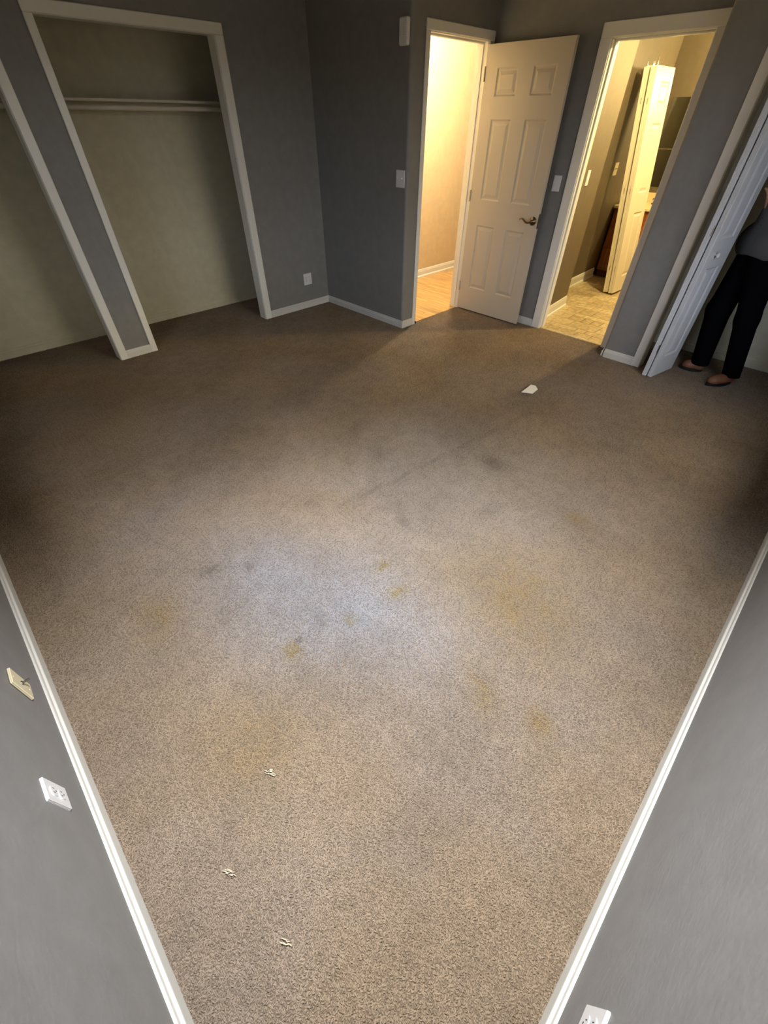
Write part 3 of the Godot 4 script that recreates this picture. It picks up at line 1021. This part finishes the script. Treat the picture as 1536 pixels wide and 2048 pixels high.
# ---------------------------------------------------------------- bathroom
func build_vanity() -> void:
	var t := thing("vanity_cabinet", "stained oak vanity cabinet behind the leaning door leaves", "cabinet", Vector3(0, 0, 7.06))
	var x0 := 1.5
	var x1 := 2.90
	var st := mb()
	bx(st, Vector3(x0, 0.09, 0.0), Vector3(x1, 0.775, 0.565), 0.002)
	obj("body", st, M.cabinet, t)
	st = mb()
	bx(st, Vector3(x0 + 0.01, 0.0, 0.05), Vector3(x1, 0.09, 0.565), 0.001)
	obj("toe_kick", st, M.kick, t)
	for k in [[2.50, 2.88, 0.59, 0.745, "drawer"], [2.50, 2.88, 0.36, 0.57, "drawer"], [2.50, 2.88, 0.12, 0.34, "drawer"], [2.02, 2.46, 0.12, 0.745, "cabinet_door"], [1.54, 1.98, 0.12, 0.745, "cabinet_door"]]:
		st = mb()
		bx(st, Vector3(k[0], k[2], -0.019), Vector3(k[1], k[3], -0.001), 0.005)
		var d := obj(k[4], st, M.cabinet, t)
		st = mb()
		var kx: float = (k[0] + k[1]) * 0.5 if k[4] == "drawer" else k[0] + 0.04
		lathe(st, [Vector2(0.006, 0), Vector2(0.006, 0.012), Vector2(0.015, 0.018), Vector2(0.012, 0.026), Vector2(0, 0.028)], Vector3(kx, (k[2] + k[3]) * 0.5, -0.019), Vector3(0, 0, -1), 16)
		obj("knob", st, M.brass, d)
	t = thing("countertop", "cream vanity countertop with a low backsplash below the mirror", "countertop", Vector3(0, 0.776, 7.03))
	st = mb()
	bx(st, Vector3(1.49, 0.0, 0.0), Vector3(2.915, 0.032, 0.597), 0.006)
	obj("slab", st, M.counter, t)
	st = mb()
	bx(st, Vector3(1.49, 0.0325, 0.577), Vector3(2.915, 0.13, 0.597), 0.003)
	obj("backsplash", st, M.counter, t)
	t = thing("faucet", "chrome faucet standing on the cream vanity countertop", "faucet", Vector3(2.53, 0.809, 7.44))
	st = mb()
	lathe(st, [Vector2(0.026, 0), Vector2(0.026, 0.01), Vector2(0.016, 0.016), Vector2(0.014, 0.07), Vector2(0, 0.075)], Vector3.ZERO, Vector3.UP, 18)
	obj("base", st, M.chrome, t)
	st = mb()
	tube(st, [Vector3(0, 0.055, 0), Vector3(0, 0.09, -0.03), Vector3(0, 0.1, -0.07), Vector3(0, 0.085, -0.11)], [0.011, 0.01, 0.009, 0.009], 12)
	obj("spout", st, M.chrome, t)
	for s in [-0.07, 0.07]:
		st = mb()
		lathe(st, [Vector2(0.02, 0), Vector2(0.02, 0.006), Vector2(0.012, 0.03), Vector2(0.022, 0.04), Vector2(0.02, 0.06), Vector2(0, 0.064)], Vector3(s, 0, 0), Vector3.UP, 16)
		obj("tap_handle", st, M.chrome, t)
	t = thing("wall_mirror", "frameless bathroom mirror with a bright rail across it", "mirror", Vector3(0, 0.965, 7.63))
	st = mb()
	bx(st, Vector3(1.55, 0.0, -0.006), Vector3(2.855, 0.36, -0.001), 0.001)
	obj("mirror_pane", st, M.mirror, t)
	st = mb()
	bx(st, Vector3(1.55, 0.374, -0.006), Vector3(2.855, 0.815, -0.001), 0.001)
	obj("mirror_pane", st, M.mirror, t)
	st = mb()
	bx(st, Vector3(1.55, 0.361, -0.02), Vector3(2.72, 0.373, -0.001), 0.002)
	obj("rail", st, M.chrome, t)

func build_vanity_light() -> void:
	var t := thing("vanity_light", "three globe light bar above the bathroom mirror", "wall light", Vector3(2.0, 2.0, 7.63))
	var st := mb()
	bx(st, Vector3(-0.3, -0.05, -0.03), Vector3(0.3, 0.05, -0.001), 0.006)
	obj("back_plate", st, M.chrome, t)
	for x in [-0.2, 0.0, 0.2]:
		st = mb()
		lathe(st, [Vector2(0.03, 0), Vector2(0.03, 0.02), Vector2(0.018, 0.03)], Vector3(x, 0, -0.03), Vector3(0, 0, -1), 18)
		obj("lamp_holder", st, M.chrome, t)
		st = mb()
		var prof := []
		for i in 13:
			var a := -PI * 0.5 + PI * i / 12.0
			prof.append(Vector2(0.05 * cos(a) if i > 0 and i < 12 else 0.0, 0.05 * sin(a)))
		lathe(st, prof, Vector3(x, 0, -0.105), Vector3(0, 0, -1), 20)
		obj("lamp_globe", st, M.glow, t)
		var l := OmniLight3D.new()
		l.name = "globe_glow"
		l.light_color = Color8(255, 224, 154)
		l.light_energy = VANITY_ENERGY / 3.0
		l.light_size = 0.045
		l.omni_range = 12.0
		l.omni_attenuation = 2.0
		l.shadow_enabled = true
		l.position = Vector3(x, 0, -0.105)
		t.add_child(l, true)

# ---------------------------------------------------------------- plates
# local x across, y up, z out of the wall; origin in the middle of the plate
func plate(called: String, label: String, cat: String, at: Vector3, out: Vector3, w: float, h: float, m: Material, kind: String, roll := 0.0) -> Node3D:
	var t := thing(called, label, cat, at)
	var b := Basis(Vector3.UP.cross(out).normalized(), Vector3.UP, out.normalized())
	t.basis = b.rotated(out.normalized(), roll)
	var st := mb()
	prism(st, PackedVector2Array([Vector2(-w / 2 + 0.003, -h / 2), Vector2(w / 2 - 0.003, -h / 2), Vector2(w / 2, -h / 2 + 0.003), Vector2(w / 2, h / 2 - 0.003), Vector2(w / 2 - 0.003, h / 2), Vector2(-w / 2 + 0.003, h / 2), Vector2(-w / 2, h / 2 - 0.003), Vector2(-w / 2, -h / 2 + 0.003)]), Vector3.ZERO, Vector3.RIGHT, Vector3.UP, Vector3(0, 0, 0.003))
	bx(st, Vector3(-w / 2 + 0.0012, -h / 2 + 0.0012, 0.0028), Vector3(w / 2 - 0.0012, h / 2 - 0.0012, 0.0068), 0.0034)
	obj("cover", st, m, t)
	var gangs := 2 if w > 0.09 else 1
	for g in gangs:
		var cx := 0.0 if gangs == 1 else (-0.023 + 0.046 * g)
		if kind == "outlet":
			for y in [-0.0195, 0.0195]:
				st = mb()
				prism(st, PackedVector2Array(arc(Vector2(cx, y), 0.0165, 20, 160, 8) + arc(Vector2(cx, y), 0.0165, 200, 340, 8)), Vector3(0, 0, 0.005), Vector3.RIGHT, Vector3.UP, Vector3(0, 0, 0.004))
				var s := obj("socket", st, m, t)
				st = mb()
				for q in [-0.0063, 0.0063]:
					bx(st, Vector3(cx + q - 0.001, y - 0.001, 0.0085), Vector3(cx + q + 0.001, y + 0.007, 0.0094), 0.0)
				lathe(st, [Vector2(0.0024, 0), Vector2(0.0024, 0.0008), Vector2(0, 0.0008)], Vector3(cx, y - 0.008, 0.0086), Vector3(0, 0, 1), 10)
				obj("slot", st, M.slot, s)
			st = mb()
			lathe(st, [Vector2(0.003, 0), Vector2(0.003, 0.0008), Vector2(0, 0.0014)], Vector3(cx, 0, 0.0066), Vector3(0, 0, 1), 10)
			obj("screw", st, M.steel, t)
		elif kind == "rocker":
			st = mb()
			prism(st, PackedVector2Array([Vector2(-0.033, 0.0), Vector2(-0.033, 0.0105), Vector2(0.0, 0.0075), Vector2(0.033, 0.0085), Vector2(0.033, 0.0)]), Vector3(cx - 0.0165, 0, 0), Vector3.UP, Vector3(0, 0, 1), Vector3(0.033, 0, 0))
			obj("rocker", st, m, t)
		elif kind == "toggle":
			st = mb()
			bx(st, Vector3(cx - 0.006, -0.012, 0.005), Vector3(cx + 0.006, 0.012, 0.008), 0.0008)
			bx(st, Vector3(cx - 0.0045, 0.0, 0.006), Vector3(cx + 0.0045, 0.009, 0.02), 0.0015)
			obj("toggle", st, m, t)
		if kind in ["rocker", "toggle"]:
			for y in [-0.0485, 0.0485]:
				st = mb()
				lathe(st, [Vector2(0.003, 0), Vector2(0.003, 0.0008), Vector2(0, 0.0014)], Vector3(cx, y, 0.0066), Vector3(0, 0, 1), 10)
				obj("screw", st, m, t)
	return t

func build_plates() -> void:
	plate("outlet", "white outlet on the left wall, lower right of the cable plate", "outlet", Vector3(1.18, 0.271, 0.0), Vector3(0, 0, 1), 0.07, 0.116, M.plate, "outlet")
	var t := plate("cable_plate", "ivory cable plate with a metal stud sticking out of the left wall", "wall plate", Vector3(1.603, 0.255, 0.002), Vector3(0, 0, 1), 0.072, 0.112, M.ivory, "none", deg_to_rad(-6.0))
	var st := mb()
	lathe(st, [Vector2(0.0075, 0), Vector2(0.0075, 0.003), Vector2(0.0036, 0.0032), Vector2(0.0036, 0.021), Vector2(0.002, 0.021), Vector2(0.002, 0.016), Vector2(0, 0.016)], Vector3(0, 0, 0.0065), Vector3(0, 0, 1), 12)
	obj("cable_stud", st, M.steel, t)
	for y in [-0.042, 0.042]:
		st = mb()
		lathe(st, [Vector2(0.003, 0), Vector2(0.003, 0.0008), Vector2(0, 0.0014)], Vector3(0, y, 0.0066), Vector3(0, 0, 1), 10)
		obj("screw", st, M.ivory, t)
	plate("outlet", "white outlet on the right wall at the bottom edge of the picture", "outlet", Vector3(0.0, 0.28, 0.64), Vector3(1, 0, 0), 0.072, 0.118, M.plate, "outlet")
	plate("outlet", "white outlet above the far baseboard between closet and corner", "outlet", Vector3(ROOM_L, 0.284, 3.418), Vector3(-1, 0, 0), 0.105, 0.112, M.plate, "outlet")
	plate("light_switch", "white switch plate on the short wall before the hall door", "switch", Vector3(3.48, 1.208, JOG_Z), Vector3(0, 0, -1), 0.098, 0.118, M.plate, "toggle")
	plate("light_switch", "white switch plate between the open door and the bathroom casing", "switch", Vector3(2.577, 1.177, BATH_Z), Vector3(0, 0, -1), 0.07, 0.11, M.plate, "rocker")
	plate("light_switch", "pale switch plate on the first tan wall inside the bathroom", "switch", Vector3(2.538, 1.19, 5.215), Vector3(-1, 0, 0.1), 0.07, 0.114, M.plate, "rocker")
	plate("light_switch", "pale plate at the far bathroom wall beside the leaning leaves", "switch", Vector3(2.913, 1.17, 6.72), Vector3(-1, 0, 0.06), 0.115, 0.117, M.ivory, "toggle")
	# door chime
	t = thing("door_chime", "small white louvered chime box high on the short wall", "door chime", Vector3(3.463, 2.03, JOG_Z))
	st = mb()
	bx(st, Vector3(-0.044, -0.068, -0.032), Vector3(0.044, 0.068, 0.0), 0.008)
	obj("case", st, M.plate, t)
	for k in 7:
		st = mb()
		bx(st, Vector3(-0.026, 0.045 - k * 0.011, -0.0345), Vector3(0.026, 0.051 - k * 0.011, -0.031), 0.001)
		obj("slat", st, M.plate, t)

func build_bits() -> void:
	# torn scrap of white board on the carpet
	var t := thing("paper_scrap", "small torn white scrap lying on the carpet before the bathroom", "scrap", Vector3(1.735, 0.004, 3.41), 0.0)
	var st := mb()
	var pts := []
	for q in [Vector2(1.757, 3.335), Vector2(1.683, 3.376), Vector2(1.690, 3.47), Vector2(1.735, 3.512), Vector2(1.77, 3.50)]:
		pts.append(q - Vector2(1.735, 3.41))
	plan(st, pts, 0.006, 0.0095)
	var tip := mb()
	plan(tip, [Vector2(-0.03, -0.03), Vector2(0.02, -0.03), Vector2(0.02, 0.05), Vector2(-0.03, 0.03)], 0.0, 0.006)
	obj("top_ply", st, M.paper, t)
	obj("bottom_ply", tip, M.paper, t)
	# pale lint on the near carpet
	var rng := RandomNumberGenerator.new()
	rng.seed = 3
	var where := [[0.917, 0.439, "pale lint tuft on the near carpet, farthest of three"], [0.784, 0.216, "pale lint tuft near the left baseboard"], [0.551, 0.252, "pale lint tuft nearest the bottom of the picture"]]
	for k in where:
		var l := thing("carpet_lint", k[2], "lint", Vector3(k[0], 0.003, k[1]), 0.0, "pale lint on the carpet")
		st = mb()
		for i in 12:
			var c := Vector3(rng.randf_range(-0.016, 0.016), -0.001, rng.randf_range(-0.007, 0.007)).rotated(Vector3.UP, 0.5)
			var d := Vector3(1, 0, -0.6).normalized() * rng.randf_range(0.008, 0.02)
			tube(st, [c - d * 0.5, c + Vector3(rng.randf_range(-0.003, 0.003), 0.003, rng.randf_range(-0.003, 0.003)), c + d * 0.5], [0.0008, 0.0015, 0.0008], 5)
		obj("strands", st, M.fluff, l)

# ---------------------------------------------------------------- person in the closet
# joined capsules on a grid, meshed with surface nets; bones are [a, b, ra, rb]
func field(bones: Array, cell: float, k: float, cut: Variant = null) -> SurfaceTool:
	var lo := Vector3.ONE * 1e6
	var hi := -lo
	for q in bones:
		var r: float = maxf(q[2], q[3]) + 3.0 * cell
		lo = lo.min(q[0] - Vector3.ONE * r).min(q[1] - Vector3.ONE * r)
		hi = hi.max(q[0] + Vector3.ONE * r).max(q[1] + Vector3.ONE * r)
	var nx := int((hi.x - lo.x) / cell) + 2
	var ny := int((hi.y - lo.y) / cell) + 2
	var nz := int((hi.z - lo.z) / cell) + 2
	var g := PackedFloat32Array()
	g.resize(nx * ny * nz)
	g.fill(1.0)
	for q in bones:
		var a: Vector3 = q[0]
		var b: Vector3 = q[1]
		var ra: float = q[2]
		var rb: float = q[3]
		var ab := b - a
		var l2 := maxf(ab.length_squared(), 1e-9)
		var m := maxf(ra, rb) + k + 2.0 * cell
		var p0 := ((a.min(b) - Vector3.ONE * m - lo) / cell).floor()
		var p1 := ((a.max(b) + Vector3.ONE * m - lo) / cell).ceil()
		for z in range(maxi(0, int(p0.z)), mini(nz, int(p1.z) + 1)):
			for y in range(maxi(0, int(p0.y)), mini(ny, int(p1.y) + 1)):
				var at := (z * ny + y) * nx
				for x in range(maxi(0, int(p0.x)), mini(nx, int(p1.x) + 1)):
					var ap := lo + Vector3(x, y, z) * cell - a
					var h := clampf(ap.dot(ab) / l2, 0.0, 1.0)
					var d := (ap - ab * h).length() - lerpf(ra, rb, h)
					var o := g[at + x]
					var e := maxf(k - absf(o - d), 0.0) / k
					g[at + x] = minf(o, d) - e * e * k * 0.25
	if cut != null:
		for z in nz:
			for y in ny:
				for x in nx:
					var i := (z * ny + y) * nx + x
					if g[i] < 0.2:
						g[i] = maxf(g[i], cut.call(lo + Vector3(x, y, z) * cell))
	var st := SurfaceTool.new()
	st.begin(Mesh.PRIMITIVE_TRIANGLES)
	st.set_smooth_group(0)
	var ids := {}
	var pos := []
	var step := [1, nx, nx * ny]
	for z in nz - 1:
		for y in ny - 1:
			for x in nx - 1:
				var i := (z * ny + y) * nx + x
				var first := g[i] < 0.0
				var mixed := false
				for c in range(1, 8):
					if (g[i + (c & 1) + ((c >> 1) & 1) * nx + (c >> 2) * nx * ny] < 0.0) != first:
						mixed = true
						break
				if not mixed:
					continue
				var sum := Vector3.ZERO
				var n := 0
				for c in 8:
					for ax in 3:
						if c & (1 << ax):
							continue
						var c2 := c | (1 << ax)
						var va := g[i + (c & 1) + ((c >> 1) & 1) * nx + (c >> 2) * nx * ny]
						var vb := g[i + (c2 & 1) + ((c2 >> 1) & 1) * nx + (c2 >> 2) * nx * ny]
						if (va < 0.0) == (vb < 0.0):
							continue
						var f := va / (va - vb)
						var pa := Vector3(c & 1, (c >> 1) & 1, c >> 2)
						var pb := Vector3(c2 & 1, (c2 >> 1) & 1, c2 >> 2)
						sum += pa.lerp(pb, f)
						n += 1
				ids[i] = pos.size()
				pos.append(lo + (Vector3(x, y, z) + sum / n) * cell)
	for i in ids:
		for ax in 3:
			var u: int = step[(ax + 1) % 3]
			var v: int = step[(ax + 2) % 3]
			# the edge from corner (i) along ax is shared by four cells
			var j: int = i + step[ax]
			if (g[i] < 0.0) == (g[j] < 0.0):
				continue
			if not (ids.has(i - u) and ids.has(i - v) and ids.has(i - u - v)):
				continue
			var n := Vector3.ZERO
			n[ax] = 1.0 if g[i] < 0.0 else -1.0
			quad(st, pos[ids[i]], pos[ids[i - u]], pos[ids[i - u - v]], pos[ids[i - v]], n)
	return st

func hand_bones(w: Vector3, dir: Vector3, side: Vector3, palm: Vector3) -> Array:
	# wrist, along the fingers, towards the thumb, out of the palm
	var out := [[w, w + dir * 0.03, 0.026, 0.026]]
	for f in 4:
		var s := side * (0.027 - 0.018 * f)
		var root := w + dir * 0.085 + s
		out.append([w + dir * 0.02 + s * 0.7, root, 0.016, 0.0115])
		var len: float = [0.068, 0.076, 0.070, 0.054][f]
		var p1 := root + dir * len * 0.45 + palm * 0.006
		var p2 := p1 + (dir + palm * 0.6).normalized() * len * 0.32
		var p3 := p2 + (dir + palm * 1.3).normalized() * len * 0.25
		out.append([root, p1, 0.0098, 0.009])
		out.append([p1, p2, 0.009, 0.0082])
		out.append([p2, p3, 0.0082, 0.007])
	var b := w + dir * 0.025 + side * 0.028
	var t1 := b + (dir * 0.6 + side * 0.7 + palm * 0.3).normalized() * 0.036
	var t2 := t1 + (dir * 0.9 + side * 0.3 + palm * 0.5).normalized() * 0.030
	out.append([w + dir * 0.015 + side * 0.01, b, 0.018, 0.014])
	out.append([b, t1, 0.013, 0.011])
	out.append([t1, t2, 0.0105, 0.009])
	return out

func build_person() -> void:
	var o := Vector3(0.85, 0.0, 4.78)
	var t := thing("person", "person in black trousers and a grey shirt stepping inside the right closet", "person", o)
	var V := func(x: float, y: float, z: float) -> Vector3: return Vector3(x, y, z) - o
	# joints
	var hip_a: Vector3 = V.call(0.855, 0.90, 4.71)
	var knee_a: Vector3 = V.call(0.765, 0.49, 4.695)
	var ank_a: Vector3 = V.call(0.655, 0.09, 4.73)
	var hip_b: Vector3 = V.call(0.945, 0.90, 4.84)
	var knee_b: Vector3 = V.call(0.985, 0.49, 4.82)
	var ank_b: Vector3 = V.call(0.912, 0.09, 4.80)
	var pelvis: Vector3 = V.call(0.91, 0.95, 4.775)
	var chest: Vector3 = V.call(0.90, 1.24, 4.775)
	var neck: Vector3 = V.call(0.89, 1.42, 4.77)
	var head: Vector3 = V.call(0.915, 1.56, 4.755)
	var lat := Vector3(0.45, 0, 0.89)          # across the shoulders
	var fwd := Vector3(0.89, 0, -0.45)
	var sh_a := neck - lat * 0.17 - Vector3(0, 0.055, 0)
	var sh_b := neck + lat * 0.17 - Vector3(0, 0.055, 0)
	var el_a: Vector3 = V.call(0.84, 1.09, 4.625)
	var wr_a: Vector3 = V.call(0.985, 1.15, 4.72)
	var el_b: Vector3 = V.call(0.95, 1.08, 4.98)
	var wr_b: Vector3 = V.call(1.0, 1.16, 4.90)
	# body: one continuous surface
	var bones := [
		[hip_a, knee_a, 0.075, 0.048], [knee_a, ank_a, 0.048, 0.034], [hip_b, knee_b, 0.075, 0.048], [knee_b, ank_b, 0.048, 0.034],
		[ank_a, ank_a + Vector3(0.045, -0.052, -0.075), 0.030, 0.020], [ank_b, ank_b + Vector3(0.085, -0.052, -0.02), 0.030, 0.020],
		[hip_a + Vector3(0, 0.05, 0), hip_b + Vector3(0, 0.05, 0), 0.095, 0.095], [pelvis, chest, 0.10, 0.11],
		[chest - lat * 0.07, chest + lat * 0.07, 0.095, 0.095], [sh_a, sh_b, 0.055, 0.055], [chest, neck, 0.09, 0.05], [neck, head - Vector3(0, 0.05, 0), 0.05, 0.048],
		[sh_a, el_a, 0.046, 0.036], [el_a, wr_a, 0.036, 0.024], [sh_b, el_b, 0.046, 0.036], [el_b, wr_b, 0.036, 0.024],
	]
	var st := field(bones, 0.014, 0.03)
	var hb := [[head + Vector3(0, 0.03, 0) - fwd * 0.015, head + Vector3(0, 0.015, 0) + fwd * 0.015, 0.078, 0.074], [head - Vector3(0, 0.03, 0) + fwd * 0.02, head - Vector3(0, 0.07, 0) + fwd * 0.045, 0.062, 0.038],
		[head + fwd * 0.088 + Vector3(0, 0.012, 0), head + fwd * 0.108 - Vector3(0, 0.022, 0), 0.008, 0.013], [head + fwd * 0.08 - Vector3(0, 0.052, 0) - lat * 0.018, head + fwd * 0.08 - Vector3(0, 0.052, 0) + lat * 0.018, 0.009, 0.009],
		[head - lat * 0.079 - Vector3(0, 0.015, 0), head - lat * 0.081 + Vector3(0, 0.018, 0), 0.010, 0.014], [head + lat * 0.079 - Vector3(0, 0.015, 0), head + lat * 0.081 + Vector3(0, 0.018, 0), 0.010, 0.014], [neck, head - Vector3(0, 0.05, 0), 0.05, 0.048]]
	var parts := [field(hb, 0.006, 0.02)]
	parts.append(field(hand_bones(wr_a, (V.call(1.02, 1.24, 4.76) - wr_a).normalized(), Vector3(-0.6, 0.4, 0.4).normalized(), Vector3(0.6, 0.0, -0.2).normalized()), 0.004, 0.007))
	parts.append(field(hand_bones(wr_b, Vector3(0.35, 0.9, -0.2).normalized(), Vector3(-0.9, 0.35, 0.0).normalized(), Vector3(0, 0, -1)), 0.004, 0.007))
	st.generate_normals()
	var am := st.commit()
	var join := SurfaceTool.new()
	join.begin(Mesh.PRIMITIVE_TRIANGLES)
	join.append_from(am, 0, Transform3D.IDENTITY)
	for p in parts:
		p.generate_normals()
		join.append_from(p.commit(), 0, Transform3D.IDENTITY)
	var body := MeshInstance3D.new()
	body.name = "body"
	body.mesh = join.commit()
	body.material_override = M.skin
	t.add_child(body, true)
	for s in [-1.0, 1.0]:
		var e := mb()
		var c: Vector3 = head + fwd * 0.082 + lat * 0.03 * s + Vector3(0, 0.012, 0)
		lathe(e, [Vector2(0, 0.008), Vector2(0.006, 0.006), Vector2(0.009, 0), Vector2(0.006, -0.006), Vector2(0, -0.008)], c, Vector3.UP, 12)
		obj("eye", e, M.eye, t)
	var hr := field([[head + Vector3(0, 0.045, 0) - fwd * 0.03, head + Vector3(0, 0.05, 0) + fwd * 0.02, 0.082, 0.072], [head - fwd * 0.035 + Vector3(0, 0.02, 0), head - fwd * 0.04 - Vector3(0, 0.05, 0), 0.075, 0.058]], 0.007, 0.02, func(p: Vector3) -> float: return (p - head).dot(fwd) - 0.055 + clampf(0.02 - (p - head).y, 0.0, 1.0) * 1.2)
	obj("hair", hr, M.hair, t)
	var tr := field([[hip_a, knee_a, 0.105, 0.076], [knee_a, ank_a + Vector3(0, -0.06, 0), 0.076, 0.062], [hip_b, knee_b, 0.108, 0.086], [knee_b, ank_b + Vector3(0, -0.06, 0), 0.086, 0.066], [hip_a + Vector3(0.01, 0.06, 0), hip_b + Vector3(0.02, 0.06, 0), 0.118, 0.122]], 0.011, 0.03, func(p: Vector3) -> float: return maxf(0.062 - p.y, p.y - 0.99))
	obj("trousers", tr, M.trousers, t)
	var sh := field([[hip_a + Vector3(0.01, 0.05, 0), hip_b + Vector3(0.02, 0.05, 0), 0.13, 0.134], [pelvis, chest, 0.13, 0.128], [chest - lat * 0.07, chest + lat * 0.07, 0.108, 0.108], [sh_a, sh_b, 0.068, 0.068], [chest, neck, 0.10, 0.058], [sh_a, el_a, 0.06, 0.05], [sh_b, el_b, 0.06, 0.05]], 0.012, 0.035, func(p: Vector3) -> float: return maxf(0.868 + 0.02 * sin(p.x * 18.0) - p.y, p.y - 1.43))
	obj("shirt", sh, M.shirt, t)
	# shoes
	for k in [[ank_a, V.call(0.775, 0, 4.555), V.call(0.64, 0, 4.765)], [ank_b, V.call(1.05, 0, 4.772), V.call(0.875, 0, 4.812)]]:
		var toe: Vector3 = k[1]
		var heel: Vector3 = k[2]
		var d := (toe - heel).normalized()
		var w := Vector3.UP.cross(d)
		var up := field([[heel + d * 0.035 + Vector3(0, 0.045, 0), toe - d * 0.045 + Vector3(0, 0.034, 0), 0.036, 0.03], [heel + d * 0.10 + Vector3(0, 0.036, 0), toe - d * 0.065 + Vector3(0, 0.034, 0) , 0.038, 0.04], [heel + d * 0.04 + Vector3(0, 0.05, 0), heel + d * 0.05 + Vector3(0, 0.085, 0), 0.036, 0.036]], 0.007, 0.02, func(p: Vector3) -> float: return maxf(0.02 - p.y, p.y - 0.095))
		obj("shoe", up, M.shoe, t)
		var sole := mb()
		var pts := PackedVector2Array()
		var len := (toe - heel).length()
		for i in 24:
			var a := TAU * i / 24.0
			var u := cos(a) * 0.5 + 0.5
			pts.append(Vector2(u * len, sin(a) * (0.036 + 0.012 * sin(u * PI * 1.2 - 0.5))))
		prism(sole, pts, heel + Vector3(0, 0.0, 0), d, w, Vector3(0, 0.021, 0))
		obj("sole", sole, M.rubber, t)

func _ready() -> void:
	lens_and_light()
	make_materials()
	build_floor()
	build_shell()
	build_hall_floor()
	build_bath_floor()
	build_hall_door()
	build_bath_door_frame()
	build_folding_door()
	fill_light(Vector3(0.88, CEIL, 1.0), FILL_ENERGY, Color8(247, 248, 253), "unseen fill light added in the ceiling of the near corner")
	ceiling_lamp(HALL_LAMP, HALL_ENERGY, Color8(255, 236, 200), "glowing dome light on the hall ceiling")
	ceiling_lamp(BATH_LAMP, BATH_ENERGY, Color8(255, 224, 154), "glowing dome light on the bathroom ceiling")
	build_closet_fittings()
	build_vanity()
	build_vanity_light()
	build_stored_doors()
	build_plates()
	build_bits()
	build_person()
